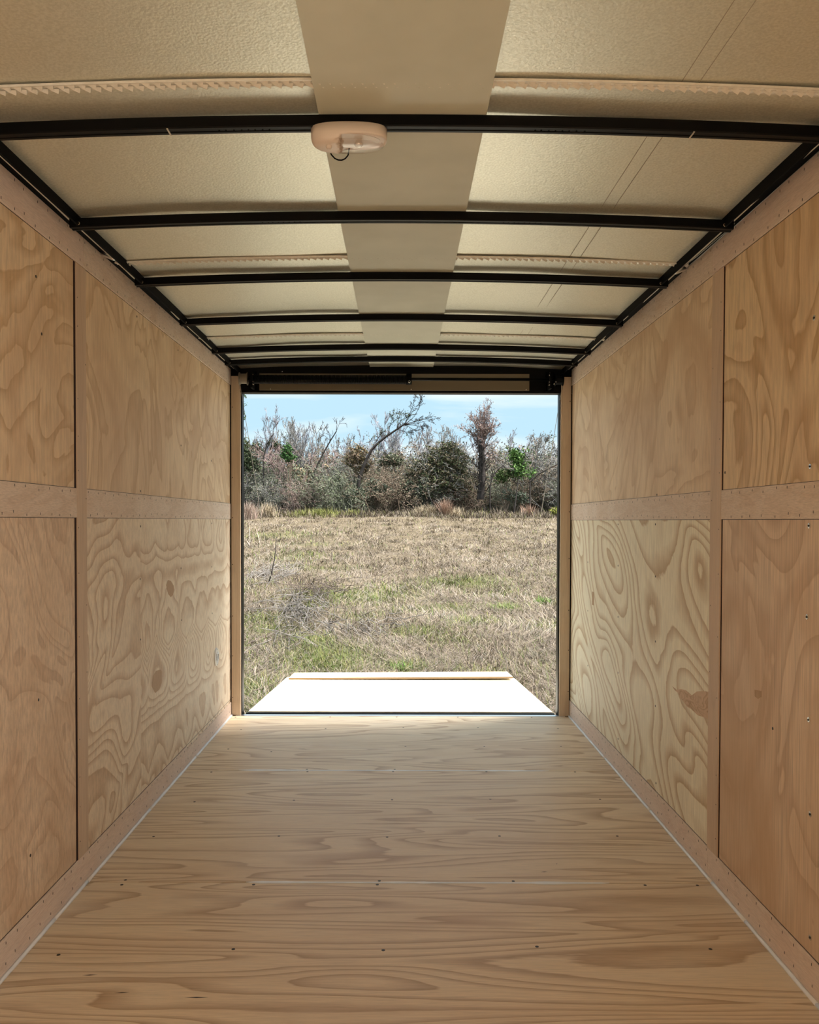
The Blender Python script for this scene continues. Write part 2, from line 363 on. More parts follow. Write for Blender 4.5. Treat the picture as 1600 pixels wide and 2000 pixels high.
# round tie plate low on the left wall near the ramp
tp = empty('recessed_wall_plate', (-1.02, 4.6, .36)); setp(tp, 'small round white metal plate set low in the left plywood wall near the doorway', 'wall plate')
cx, cy, cz = -XW, 4.603, .418
m = MB(); n = 28; V = []; F = []
for r, d in ((.0, .003), (.030, .003), (.034, .006), (.048, .006), (.052, .0)):
    for k in range(n):
        a = 2 * math.pi * k / n; V.append((cx + d, cy + math.cos(a) * r * 1.05, cz + math.sin(a) * r))
for i in range(4):
    for k in range(n): F.append((i * n + k, i * n + (k + 1) % n, (i + 1) * n + (k + 1) % n, (i + 1) * n + k))
m.add(V, F); m.build('rim', M['white_plastic'], tp, smooth=False)
MB().tube([(cx + .009, cy - .022, cz + .018), (cx + .012, cy, cz + .022), (cx + .009, cy + .022, cz + .018), (cx + .009, cy + .012, cz - .016), (cx + .009, cy - .012, cz - .016), (cx + .009, cy - .022, cz + .018)], .003, 6).build('ring', M['aluminium'], tp, smooth=True)
for dz in (.041, -.041): MB().disc((cx + .0055, cy, cz + dz), (1, 0, 0), .003, .0015, 8).build('screw', M['screw'], tp)

# ------------------------------------------------------------------ floor
fl = MB().box(-1.075, 1.075, Y0, 5.0, -.09, -.021).build('floor', M['black_matt']); setp(fl, kind='structure', label='plywood floor of the trailer')
seams = [Y0, .245, 1.465, 2.685, 3.901, 4.99]
for i in range(5):
    g = .0022
    MB().box(-1.019, 1.019, seams[i] + g, seams[i + 1] - g, -.02, 0, .001).build('plywood_sheet', M['floor%d' % i], fl)
rnd = random.Random(11)
for (ys_, x0, x1) in ((2.685, -.50, .68), (3.901, -.76, .70)):
    n = 46; V = []; 
    for k in range(n):
        x = x0 + (x1 - x0) * k / (n - 1); w = .0062 + .006 * max(0, math.sin(k * .37)) * rnd.random()
        if k in (0, n - 1): w = .0004
        V += [(x, ys_ - w, .0004), (x, ys_, .0018), (x, ys_ + w, .0004)]
    F = []
    for k in range(n - 1):
        for j in range(2): F.append((k * 3 + j, k * 3 + j + 1, k * 3 + 4 + j, k * 3 + 3 + j))
    MB().add(V, F).build('seam_sealant', M['caulk'], fl, smooth=True)
first = None
for (x, y) in [(-0.915, 3.074), (-0.451, 3.082), (-0.048, 3.075), (0.371, 3.088), (0.811, 3.091), (-0.446, 3.48), (-0.034, 3.49), (0.381, 3.5), (-0.858, 3.458), (0.845, 3.503), (-0.922, 2.23), (-0.456, 2.262), (-0.045, 2.259), (0.379, 2.28), (0.854, 2.269), (-0.896, 2.664), (-0.896, 2.70), (-0.472, 2.668), (-0.067, 2.698), (-0.073, 2.670), (0.37, 2.699), (0.792, 2.671), (0.961, 2.671), (-0.881, 3.869), (-0.44, 3.915), (-0.434, 3.880), (-0.033, 3.885), (-0.026, 3.918), (0.404, 3.886), (0.819, 3.885), (-0.883, 4.262), (-0.655, 4.216), (0.027, 4.319), (0.438, 4.323), (0.838, 4.327), (-0.894, 4.661), (-0.422, 4.689), (0.017, 4.717), (0.442, 4.721), (0.893, 4.703), (-0.983, 4.952), (-0.42, 4.968), (-0.022, 4.97), (0.344, 4.97), (0.786, 4.97),
               (-.9, 1.86), (-.45, 1.86), (0, 1.86), (.45, 1.86), (.9, 1.86), (-.45, 1.48), (0, 1.48), (.45, 1.48)]:
    if first is None: first = MB().disc((x, y, -.0002), (0, 0, 1), .0052, .0008, 10).build('screw', M['screw'], fl, origin=(x, y, 0))
    else: link(first.copy(), fl, (x, y, 0))
m = MB()
for (x, y, a, l) in ((-.691, 2.05, .1, .02), (-.50, 2.03, .0, .03), (.483, 2.771, .1, .012), (.538, 2.838, 1.2, .008), (-.8, 2.13, .1, .02)):
    dx, dy = math.cos(a) * l, math.sin(a) * l
    m.add([(x - dx, y - dy, .0003), (x, y - .0022, .0004), (x + dx, y + dy, .0003), (x, y + .0022, .0004)], [(0, 1, 2, 3)])
m.build('knot_marks', M['screw'], fl)['kind'] = 'stuff'

# ------------------------------------------------------------------ ceiling
def arch(x): return 2.100 - .024 * (x / .97) ** 2
ce = MB().box(-1.075, 1.075, Y0, 5.03, 2.125, 2.15).build('ceiling', M['black_matt']); setp(ce, kind='structure', label='arched roof of the trailer with black bows')
edges = [Y0, .61, 1.78, 2.946, 4.15, 5.0]
bows = [-.49, .12, .73, 1.32, 1.920, 2.508, 3.115, 3.739, 4.368, 4.69]
for i in range(5):
    a, b = edges[i], edges[i + 1]; nx, ny = 60, int((b - a) / .03)
    V = []; F = []
    for j in range(ny + 1):
        y = a + (b - a) * j / ny
        for k in range(nx + 1):
            x = -1.0 + 2.0 * k / nx
            dent = .0016 * math.sin(x * 4.1 + i * 2) * math.sin(y * 5.3 + i) + .0011 * math.sin(x * 9.7 + y * 3)
            for c_ in bows:
                d = y - c_
                dent -= .0018 * math.exp(-(d / .06) ** 2) * (1 + .8 * math.sin(x * 7 + c_ * 9))
            V.append((x, y, arch(x) + .003 + dent))
    for j in range(ny):
        for k in range(nx):
            p = j * (nx + 1) + k; F.append((p, p + nx + 1, p + nx + 2, p + 1))
    MB().add(V, F).build('roof_sheet', M['sheet'], ce, smooth=True)
# crimped beads along the sheet laps
def arch_bar(y0, y1, x0, x1, zt, zb, n=40):
    V = []; F = []
    for k in range(n + 1):
        x = x0 + (x1 - x0) * k / n; z = arch(x)
        V += [(x, y0, z + zb), (x, y1, z + zb), (x, y1, z + zt), (x, y0, z + zt)]
    for k in range(n):
        a = k * 4
        for j in range(4): F.append((a + j, a + (j + 1) % 4, a + 4 + (j + 1) % 4, a + 4 + j))
    F += [(0, 1, 2, 3), tuple(n * 4 + j for j in range(4))]
    return V, F
for yb in (.61, 1.78, 2.946, 4.15):
    bd = MB(); bd.add(*arch_bar(yb - .019, yb - .016, -1, 1, 0, -.005))
    bd.add(*arch_bar(yb - .017, yb + .014, -1, 1, 0, -.0015))
    x = -1.0
    while x < 1.0:
        w = .0225
        for row, (ya, yc) in enumerate(((yb - .015, yb - .002), (yb - .0005, yb + .012))):
            z0 = arch(x); off = .006 * row
            V = [(x + off, ya, z0 - .0015), (x + w + off, ya, z0 - .0015), (x + w + off - .004, yc, z0 - .0015), (x + off - .004, yc, z0 - .0015),
                 (x + w * .82 + off, (ya + yc) / 2 + .003, z0 - .0085), (x + w * .25 + off, (ya + yc) / 2 - .002, z0 - .0045)]
            bd.add(V, [(0, 1, 4, 5), (1, 2, 4), (2, 3, 5, 4), (3, 0, 5)])
        x += w
    o = bd.build('crimped_bead', M['bead'], ce)
# centre cover strip in lengths
m = MB(); n = 12; V = []; F = []
for y in (Y0, 5.0):
    for k in range(n + 1):
        x = -.188 + .379 * k / n; V.append((x, y, arch(x) - .0072))
for y in (Y0, 5.0):
    for k in range(n + 1):
        x = -.188 + .379 * k / n; V.append((x, y, arch(x) - .0060))
nn = n + 1
for k in range(n): F += [(k, k + 1, nn + k + 1, nn + k), (2 * nn + k, 3 * nn + k, 3 * nn + k + 1, 2 * nn + k + 1)]
F += [(0, nn, 3 * nn, 2 * nn), (n, 2 * nn + n, 3 * nn + n, nn + n)]
m.add(V, F); m.build('centre_strip', M['strip'], ce)
for xx in (.585, .622):
    m = MB(); 
    m.tube([(xx, 1.0 + k * .1, arch(xx) + .0022 + .0006 * math.sin(k)) for k in range(36)], .0009, 4)
    m.build('crease', M['crease'], ce)
for bi, yb in enumerate(bows):
    V, F = [], []; n = 44; h = .030; w = .0165
    prof = [(-w, -.004), (-w, -h + .003), (-w + .002, -h), (-.006, -h), (-.004, -h + .0016), (.004, -h + .0016), (.006, -h), (w - .002, -h), (w, -h + .003), (w, -.004)]
    for k in range(n + 1):
        x = -.985 + 1.97 * k / n
        for (py_, pz_) in prof: V.append((x, yb + py_, arch(x) - .004 + pz_))
    q = len(prof)
    for k in range(n):
        for j in range(q): F.append((k * q + j, k * q + (j + 1) % q, (k + 1) * q + (j + 1) % q, (k + 1) * q + j))
    bow = MB().add(V, F).build('roof_bow', M['black'], ce)
    if 1.5 < yb < 4.5:
        rnd = random.Random(bi); m = MB()
        for sx in (-1, 1):
            for k in range(8):
                x = sx * (.30 + k * .016 + rnd.uniform(0, .004)); m.disc((x, yb - .004, arch(x) - .0345), (0, 0, -1), .002, .0012, 6)
        m.build('rivets', M['black_matt'], bow)['kind'] = 'stuff'
    if bi == 4:
        for x in (-.53, .66): MB().box(x - .002, x + .002, yb - .0168, yb + .0168, arch(x) - .0352, arch(x) - .0335).build('weld_seam', M['steel'], bow)
    for sx in (-1, 1):
        MB().disc((sx * .957, yb - .018, 2.052), (0, -1, 0), .005, .003, 8).build('rivet', M['steel'], bow)
for sx in (-1, 1):
    m = MB(); m.box(*bx(sx, .962, 1.046), Y0, 5.0, 2.078, 2.13, .002)
    m.box(*bx(sx, .958, .9615), Y0, 5.0, 2.048, 2.13, .0008)
    m.tube([(sx * .9598, Y0, 2.048), (sx * .9598, 5.0, 2.048)], .0026, 6)
    rl = m.build('roof_rail', M['black_matt'], ce)
    m = MB(); y = 2.82 if sx < 0 else 2.96
    m.tube([(sx * .962, y - .012, 2.047), (sx * 1.015, y + .022, 2.074)], .006, 8)
    m.build('rail_clip', M['aluminium'], rl, smooth=True)
wire = MB(); wire.tube([(.965, 2.95, 2.052), (.985, 2.80, 2.058), (1.005, 2.68, 2.075), (1.012, 2.58, 2.076), (.99, 2.5, 2.062)], .0013, 6)
wire.tube([(1.0, 2.95, 2.064), (.995, 2.8, 2.058), (1.005, 2.62, 2.068), (1.01, 2.55, 2.07), (1.012, 1.2, 2.076)], .0012, 6)
setp(wire.build('loose_wire', M['cable'], None, smooth=True), 'thin grey wire hanging loose under the right roof rail', 'wire')

# ------------------------------------------------------------------ dome lamp on the second visible bow
lx, ly, lz = -.1205, 1.925, 2.0665
lamp = empty('dome_light', (lx, ly, lz)); setp(lamp, 'oval beige dome lamp with clear lens screwed under the nearest black roof bow', 'lamp')
ax, ay, ah = .087, .042, .043
def dome(p, xc_cut, lens=False):
    V, F = [], []; nr, na = 14, 48
    for i in range(nr + 1):
        t = i / nr
        for k in range(na):
            a = 2 * math.pi * k / na
            ca, sa = math.cos(a), math.sin(a)
            rr = (abs(ca) ** 2.5 + abs(sa) ** 2.5) ** (-1 / 2.5)
            u = math.sin(t * math.pi / 2) ** .9
            x = ca * rr * u; y = sa * rr * u
            d = ah * (1 - t ** 3.4) ** .5
            if not lens and x * ax > xc_cut and t < .84: d = ah * .55
            V.append((lx + x * ax, ly + y * ay, lz - d))
    for i in range(nr):
        for k in range(na): F.append((i * na + k, i * na + (k + 1) % na, (i + 1) * na + (k + 1) % na, (i + 1) * na + k))
    F.append(tuple(range(nr * na, (nr + 1) * na)))
    if lens:
        F = [f for f in F[:-1] if min(V[i][0] for i in f) > lx + xc_cut - .004 and max(((V[i][0] - lx) / ax) ** 2 + ((V[i][1] - ly) / ay) ** 2 for i in f) < .90]
    return V, F
V, F = dome(0, -.020)
MB().add(V, F).build('housing', M['lamp_body'], lamp, smooth=True)
V, F = dome(0, -.020, True)
used = sorted({i for f in F for i in f}); mpi = {i: k for k, i in enumerate(used)}
lens = MB().add([V[i] for i in used], [tuple(mpi[i] for i in f) for f in F]).build('lens', M['lens'], lamp, smooth=True)
sm = lens.modifiers.new('thickness', 'SOLIDIFY'); sm.thickness = .0012
rfl = []
for k in range(15):
    a = -math.pi / 2 + math.pi * k / 14; rfl.append((lx - .016 + math.cos(a) * .092 * .94, ly + math.sin(a) * .0355, lz - ah * .57))
rfl = [(min(p[0], lx + .071), p[1], p[2]) for p in rfl]
MB().add(rfl + [(p[0], p[1], p[2] + .002) for p in rfl], [tuple(range(15)), tuple(range(15, 30))] + [(k, (k + 1) % 15, 15 + (k + 1) % 15, 15 + k) for k in range(15)]).build('reflector', M['white_plastic'], lamp)
bm_ = MB()
for i in range(9): pass
bm_.tube([(lx + .022 + .0, ly, lz - .020 - .019 * t) for t in (0, .3, .5, .7, .85, .95, 1)], [.007, .0075, .0095, .0105, .0085, .0055, .001], 14)
bm_.build('bulb', M['bulb'], lamp, smooth=True)
MB().tube([(lx - .045, ly - .012, lz - .033), (lx - .045, ly - .013, lz - .045), (lx - .045, ly - .0135, lz - .049)], [.0075, .007, .004], 14).build('switch', M['lamp_body'], lamp, smooth=True)
MB().tube([(lx - .05, ly + .035, lz - .02), (lx - .044, ly + .041, lz - .038), (lx - .036, ly + .043, lz - .046), (lx - .028, ly + .043, lz - .0495), (lx - .02, ly + .043, lz - .050), (lx - .012, ly + .042, lz - .047), (lx - .005, ly + .04, lz - .04), (lx, ly + .04, lz - .01)], .0016, 6).build('wire', M['black_matt'], lamp, smooth=True)

# ------------------------------------------------------------------ doorway: jambs, header, threshold
for i, sx in enumerate((-1, 1)):
    x_in = .960 if sx < 0 else .955
    t = MB().box(*bx(sx, x_in, 1.0155), 4.998, 5.012, .0, 2.035, .001).build('trim_%d' % (i + 1), M['jamb']); setp(t, kind='structure', label='wooden jamb strip on the %s side of the doorway' % ('left', 'right')[i])
    MB().box(*bx(sx, x_in - .006, 1.045), 5.014, 5.075, -.06, 2.06, .001).build('corner_post', M['black'], t)
    for z in (.13, .38, .62, .93, 1.21, 1.45, 1.87):
        MB().disc((sx * 1.009, 4.9985, z + .02 * sx), (0, -1, 0), .003, .0012, 8).build('screw', M['screw'], t)
hd = MB().box(-1.045, 1.045, 5.0, 5.075, 1.938, 2.124, .001).build('trim_3', M['black']); setp(hd, kind='structure', label='black steel header across the top of the doorway')
MB().box(-.846, .764, 4.992, 4.9985, 1.950, 2.050, .0008).build('cover_panel', M['tan_panel'], hd)
for x in (-.78, .06, .745): MB().disc((x, 4.9915, 1.957), (0, -1, 0), .003, .002, 8).build('screw', M['aluminium'], hd)
MB().disc((-.71, 4.999, 2.062), (0, -1, 0), .003, .002, 8).build('screw', M['aluminium'], hd)
th = MB().box(-.99, .99, 4.992, 5.03, -.02, .0012, .0006).build('trim_4', M['aluminium']); setp(th, kind='structure', label='aluminium threshold strip at the doorway')

sp = empty('torsion_spring', (-.44, 4.93, 2.005)); setp(sp, 'black coiled door-assist spring on a steel shaft below the header, cables to the ramp', 'spring')
SY, SZ = 4.945, 2.010
pts = []; turns = 118; xa, xb = -.885, .035
for k in range(turns * 10 + 1):
    a = 2 * math.pi * k / 10; pts.append((xa + (xb - xa) * k / (turns * 10), SY + .0245 * math.cos(a), SZ - .003 + .0245 * math.sin(a)))
MB().tube(pts, .0034, 5).build('coil', M['black'], sp, smooth=True)
MB().tube([(-.94, SY, SZ), (.93, SY, SZ)], .0085, 12).build('shaft', M['black'], sp, smooth=True)
m = MB(); m.tube([(.03, SY, SZ), (.062, SY, SZ)], .032, 16); m.disc((.046, SY - .03, SZ - .018), (0, -1, 0), .007, .012, 8)
an = m.build('anchor', M['black_matt'], sp)
MB().tube([(.048 + .006 * math.cos(a), SY - .043, SZ - .022 + .006 * math.sin(a)) for a in np.linspace(0, 6.3, 10)], .0013, 5).build('ring', M['steel'], an)
for sx in (-1, 1):
    br = MB().box(*bx(sx, .872, .885), 4.905, 5.0, 1.952, 2.05, .001); br.box(*bx(sx, .86, .91), 4.988, 4.999, 1.945, 2.06)
    b = br.build('bracket', M['black_matt'], sp)
    for (dy, dz) in ((-.03, .02), (-.03, -.02), (-.01, -.035)): MB().disc((sx * .871, SY + dy, SZ + dz), (-sx, 0, 0), .004, .003, 6).build('bolt', M['steel'], b)
    for (x, z) in ((.868, 1.972), (.895, 1.978), (.905, 1.99)): MB().disc((sx * x, 4.9035, z), (0, -1, 0), .003, .0025, 6).build('bolt', M['steel'], b)
    m = MB()
    xs = [.905, .909, .913, .948, .952, .956]; rr = [.038, .038, .030, .030, .037, .037]
    m.tube([(sx * x, SY, SZ) for x in xs], rr, 24); m.build('cable_drum', M['header_beige' if sx < 0 else 'black'], sp)
    c0 = Vector((sx * .952, SY, SZ - .03)); c1 = Vector((sx * .925, 6.84, -.10))
    m = MB(); m.tube([c0 + (c1 - c0) * t - Vector((0, 0, .03 * math.sin(math.pi * t))) for t in np.linspace(0, 1, 14)], .0016, 5)
    m.tube([(sx * .953, SY + .03, SZ), (sx * .958, SY + .015, SZ - .035), (sx * .951, SY - .012, SZ - .06)], .0014, 5)
    m.build('cable', M['cable'], sp, smooth=True)

# ------------------------------------------------------------------ ramp
rp_ = empty('ramp_door', (0, 5.1, -.05)); setp(rp_, 'pale plywood ramp door lowered onto the grass behind the trailer', 'ramp')
def rz(y): return -.002 - (y - 5.12) * .068
def slab(y0, y1, x0, x1, zt, th, mat, name, parent, tilt=0):
    V = []
    for y in (y0, y1):
        for x in (x0, x1):
            for d in (0, -th): V.append((x, y, rz(y) + zt + d + (tilt * (x - x0) / (x1 - x0))))
    return MB().add(V, [(0, 2, 3, 1), (4, 5, 7, 6), (0, 4, 6, 2), (1, 3, 7, 5), (0, 1, 5, 4), (2, 6, 7, 3)]).build(name, M[mat], parent)
slab(5.12, 5.93, -.937, .937, 0, .018, 'ramp_ply', 'plywood_sheet', rp_)
slab(5.936, 6.86, -.937, .937, 0, .018, 'ramp_ply', 'plywood_sheet', rp_)
slab(5.085, 5.118, -.945, .945, -.006, .05, 'black', 'hinge_bar', rp_)
slab(5.12, 6.85, -.943, .943, -.019, .05, 'black_matt', 'ramp_frame', rp_)
slab(6.70, 7.06, -.90, .905, .016, .014, 'flap_ply', 'ramp_flap', rp_, .014)
for o_ in list(rp_.children):
    if o_.name.startswith('ramp_flap'): slab(6.694, 6.6995, -.90, .905, .0155, .0135, 'flap_edge', 'edge_band', o_, .014)
first = None
for (x, y) in [(-.72, 5.5), (-.35, 5.5), (.02, 5.5), (.4, 5.5), (.75, 5.5), (-.7, 6.2), (.0, 6.2), (.7, 6.2)]:
    z = rz(y)
    if first is None: first = MB().disc((x, y, z - .0002), (0, 0, 1), .006, .001, 8).build('screw', M['screw'], rp_, origin=(x, y, z))
    else: link(first.copy(), rp_, (x, y, z))

# ------------------------------------------------------------------ ground
rng = np.random.default_rng(5)
def gh(x, y):
    x = np.asarray(x, float); y = np.asarray(y, float)
    s = -.19 + .0446 * (y - 7)
    far = np.clip((y - 7) / 6, 0, 1)
    u = .035 * np.sin(x * .9 + y * .35) * np.sin(y * .5 + 1) + .02 * np.sin(x * 2.3 + 1) * np.cos(y * 1.9) + .03 * np.sin(x * .31 + 2) * np.sin(y * .21)
    return s + u * (.35 + .65 * far) * np.where(y < 5.5, .3, 1)
# fields of colour: (x, y, radius x, radius y, amount) of green growth
GREEN = [(-.76, 12.3, .75, .9, .9), (-.2, 12.6, .5, .6, .75), (-.72, 7.9, .4, .65, 1.1), (-.9, 8.6, .35, .4, .9), (1.02, 14.1, .7, .7, .85), (1.42, 11.1, .25, .2, 1), (.02, 7.5, .22, .2, 1), (-1.75, 10.1, .4, .35, .9), (-1.45, 9.4, .3, .3, .9), (.67, 11.1, .35, .3, .7), (2.0, 11.6, .2, .2, 1), (.84, 9.9, .35, .25, .7), (-1.3, 6.75, .3, .3, .9), (-.62, 7.4, .3, .2, 1), (.21, 9.2, .3, .25, .8), (1.75, 9.6, .3, .3, .6), (-.1, 13.4, .5, .5, .5), (-1.2, 11.1, .3, .2, .9), (.5, 8.7, .3, .2, .45), (-2.3, 19, .7, 1.0, .5), (-4.2, 27, 1.5, 1.5, .5), (1.5, 12.7, .4, .4, .5), (.2, 10.9, .4, .4, .5), (-2.3, 8, .8, .8, .7), (3.2, 9, .8, .8, .7), (-3.5, 13, 1, 1, .6), (4, 15, 1, 1, .6), (.75, 7.25, .2, .1, .5), (-1.15, 6.1, .25, .3, .5), (-.5, 10.3, .3, .2, .5), (-1.6, 16.5, .7, .5, .4), (-2.5, 23, 1.2, .8, .35)]
def green(x, y):
    g = np.zeros(np.shape(x))
    for (a, b, ra, rb, k) in GREEN: g = np.maximum(g, k * np.exp(-(((x - a) / ra) ** 2 + ((y - b) / rb) ** 2)))
    return g
def lump(x, y, s, seed):
    return .5 + .25 * np.sin(x * s + seed) * np.cos(y * s * .8 + seed * 2) + .25 * np.sin(x * s * 2.3 + y * s * 1.7 + seed)
gxs = np.concatenate([np.linspace(-70, -12, 12), np.linspace(-10, 10, 101), np.linspace(12, 70, 12)])
gys = np.concatenate([np.linspace(-12, 4, 12), np.linspace(4.4, 20, 95), np.linspace(20.6, 55, 70), np.linspace(58, 120, 14)])
GX, GY = np.meshgrid(gxs, gys); GZ = gh(GX, GY); nx = len(gxs); ny = len(gys)
idx = np.arange(nx * ny).reshape(ny, nx)
Q = np.stack([idx[:-1, :-1], idx[:-1, 1:], idx[1:, 1:], idx[1:, :-1]], -1).reshape(-1, 4)
me = mesh_np('ground', np.stack([GX, GY, GZ], -1).reshape(-1, 3), quads=Q)
me.polygons.foreach_set('use_smooth', np.ones(len(me.polygons), bool))
ga = me.attributes.new('green', 'FLOAT', 'POINT'); ga.data.foreach_set('value', green(GX, GY).ravel().astype(np.float32))
gmat, gnt, gb = newmat('field_soil', .95, spec=.1)
g_ = N(gnt, 'ShaderNodeNewGeometry'); n1 = N(gnt, 'ShaderNodeTexNoise', i_Scale=6, i_Detail=8, i_Roughness=.75); gnt.links.new(g_.outputs['Position'], n1.inputs['Vector'])
r1 = ramp(gnt, [(.35, (.045, .036, .024)), (.5, (.11, .09, .06)), (.68, (.20, .165, .115))]); gnt.links.new(n1.outputs[0], r1.inputs[0])
at_ = N(gnt, 'ShaderNodeAttribute', attribute_name='green')
gnt.links.new(mix(gnt, math_(gnt, 'MULTIPLY', at_.outputs['Fac'], .6), r1.outputs[0], (.06, .085, .02)), gb.inputs['Base Color'])
me.materials.append(gmat)
ground = link(bpy.data.objects.new('ground', me), None, (0, 0, 0)); setp(ground, kind='structure', label='rough field of dead grass rising gently away from the trailer')

def attr_mat(name, rough=.75, trans=0):
    m, nt, b = newmat(name, rough, spec=.2)
    a = N(nt, 'ShaderNodeAttribute', attribute_name='tint'); nt.links.new(a.outputs['Color'], b.inputs['Base Color'])
    return m
M['blade'] = attr_mat('grass_blade')
def blades(name, x, y, ln, wd, lean, az, colr, z=None, curl=.5):
    n = len(x); z = gh(x, y) if z is None else z
    d = np.stack([np.cos(az), np.sin(az)], -1); s = np.stack([-np.sin(az), np.cos(az)], -1)
    V = np.zeros((n, 5, 3), np.float32)
    base = np.stack([x, y, z - .005], -1)
    ch, sh = np.cos(lean), np.sin(lean)
    hw = (wd / 2)[:, None]
    V[:, 0, :2] = base[:, :2] - s * hw; V[:, 0, 2] = base[:, 2]
    V[:, 1, :2] = base[:, :2] + s * hw; V[:, 1, 2] = base[:, 2]
    mid = base[:, :2] + d * (ln * .55 * ch)[:, None]; mz = base[:, 2] + ln * .55 * sh
    V[:, 2, :2] = mid + s * hw * .8; V[:, 2, 2] = mz
    V[:, 3, :2] = mid - s * hw * .8; V[:, 3, 2] = mz
    l2 = lean - curl
    tip = mid + d * (ln * .45 * np.cos(l2))[:, None]; V[:, 4, :2] = tip; V[:, 4, 2] = np.maximum(mz + ln * .45 * np.sin(l2), base[:, 2] + .008)
    b = (np.arange(n) * 5)[:, None]
    T = np.concatenate([b + np.array([[0, 1, 2]]), b + np.array([[0, 2, 3]]), b + np.array([[3, 2, 4]])])
    me = mesh_np(name, V.reshape(-1, 3), tris=T)
    a = me.color_attributes.new('tint', 'FLOAT_COLOR', 'POINT')
    c4 = np.ones((n, 5, 4), np.float32); c4[:, :, :3] = colr[:, None, :]
    a.data.foreach_set('color', c4.ravel())
    me.materials.append(M['blade'])
    return me
STRAW = np.array([[.46, .37, .27], [.39, .31, .23], [.54, .46, .35], [.29, .235, .185], [.42, .37, .31], [.36, .27, .20]]) * .45
GRN = np.array([[.085, .13, .03], [.14, .16, .045], [.07, .11, .025], [.17, .16, .06]])
def colours(x, y, gfac=1.0):
    n = len(x); c = STRAW[rng.integers(0, len(STRAW), n)] * rng.uniform(.7, 1.15, (n, 1))
    # greyer, darker litter in broad areas, warm straw elsewhere
    l = lump(x, y, 1.4, 2.0)[:, None] * np.clip(1.4 - y / 30, .3, 1)[:, None]
    c = c * (1 - .35 * l) + np.array([[.12, .10, .088]]) * .35 * l
    nearg = np.clip((11 - y) / 5, 0, 1) * .13
    p = np.clip(green(x, y) * .95 + nearg * lump(x, y, 2.6, 5) + .04, 0, .95) * gfac
    isg = rng.random(n) < p
    c[isg] = GRN[rng.integers(0, 4, isg.sum())] * rng.uniform(.8, 1.3, (isg.sum(), 1))
    return c, isg
NB = 300000
u = rng.random(NB); vv = 1 / (1 / 4.9 + (1 / 50. - 1 / 4.9) * (u ** .85)); y = vv
x = rng.uniform(-1, 1, NB) * (y * .24 + .9)
keep = ~((np.abs(x) < .98) & (y < 7.0)); x, y = x[keep], y[keep]
n = len(x)
# half of the blades gather in tussocks with their own lean and tone
nc = 9000; uc = rng.random(nc); cyy = 1 / (1 / 4.9 + (1 / 50. - 1 / 4.9) * (uc ** .85)); cxx = rng.uniform(-1, 1, nc) * (cyy * .24 + .9)
ci = rng.integers(0, nc, n); clus = rng.random(n) < .6
x = np.where(clus, cxx[ci] + rng.normal(0, .05, n) * (1 + cyy[ci] / 25), x); y = np.where(clus, cyy[ci] + rng.normal(0, .07, n) * (1 + cyy[ci] / 12), y)
keep = ~((np.abs(x) < .98) & (y < 7.0)) & (y > 4.8); x, y, ci, clus = x[keep], y[keep], ci[keep], clus[keep]; n = len(x)
caz = rng.uniform(0, 6.283, nc); ctone = rng.uniform(.5, 1.25, nc)
col, isg = colours(x, y)
col = col * np.where(clus, ctone[ci], rng.uniform(.55, 1.05, n))[:, None]
ln = rng.uniform(.06, .17, n) * (1 + y / 45); wd = np.maximum(.0035, y * .00046) * rng.uniform(.6, 1.3, n)
lean = np.abs(rng.normal(.12, .33, n)); lean[isg] = rng.uniform(.6, 1.3, isg.sum()); ln[isg] *= .8
az = np.where(clus, caz[ci] + rng.normal(0, .6, n), rng.uniform(0, 6.283, n)); lean = np.where(clus & ~isg, lean + .25, lean)
me = blades('dead_grass', x, y, ln, wd, lean, az, col, curl=rng.uniform(.2, 1.0, n))
setp(link(bpy.data.objects.new('dead_grass', me), None, (0, 0, 0)), 'matted straw coloured dead grass with green patches covering the whole field', 'grass', kind='stuff')
# wisps lying on top in tufted swirls
n = 26000; u = rng.random(n); y = 1 / (1 / 5.2 + (1 / 34. - 1 / 5.2) * u ** .8); x = rng.uniform(-1, 1, n) * (y * .24 + .7)
keep = ~((np.abs(x) < 1.0) & (y < 7.05)); x, y = x[keep], y[keep]; n = len(x)
az = np.sin(x * 1.3 + y * .6) * 2.2 + np.cos(y * 1.1) * 1.4 + rng.normal(0, .5, n)
col = np.array([[.33, .28, .22]]) * rng.uniform(.55, 1.1, (n, 1)); gy = rng.random(n) < .35; col[gy] = np.array([[.22, .20, .185]]) * rng.uniform(.6, 1.1, (gy.sum(), 1))
me = blades('straw_wisps', x, y, rng.uniform(.16, .38, n), np.maximum(.003, y * .0004), rng.uniform(.05, .5, n), az, col, z=gh(x, y) + .02, curl=rng.uniform(.3, 1.0, n))
setp(link(bpy.data.objects.new('straw_wisps', me), None, (0, 0, 0)), 'long pale straw wisps lying loose over the matted field', 'straw', kind='stuff')
# tall weeds along the far edge of the field
n = 34000; x = rng.uniform(-14, 14, n); y = rng.uniform(40.5, 47, n)
col = STRAW[rng.integers(0, 6, n)] * rng.uniform(.6, 1.1, (n, 1)); g2 = rng.random(n) < (.12 + .4 * (np.sin(x * 1.1) > .3) * (x < 0)); col[g2] = np.array([[.22, .22, .08]]) * rng.uniform(.6, 1.2, (g2.sum(), 1))
hh = rng.uniform(.12, .55, n) * (.35 + 1.1 * lump(x, y, 2.2, 3) ** 2)
me = blades('edge_weeds', x, y, hh, np.full(n, .025), rng.uniform(.5, 1.45, n), rng.uniform(0, 6.283, n), col * .75, curl=rng.uniform(0, .6, n))
setp(link(bpy.data.objects.new('edge_weeds', me), None, (0, 0, 0)), 'band of tall tan weeds along the foot of the tree line', 'weeds', kind='stuff')

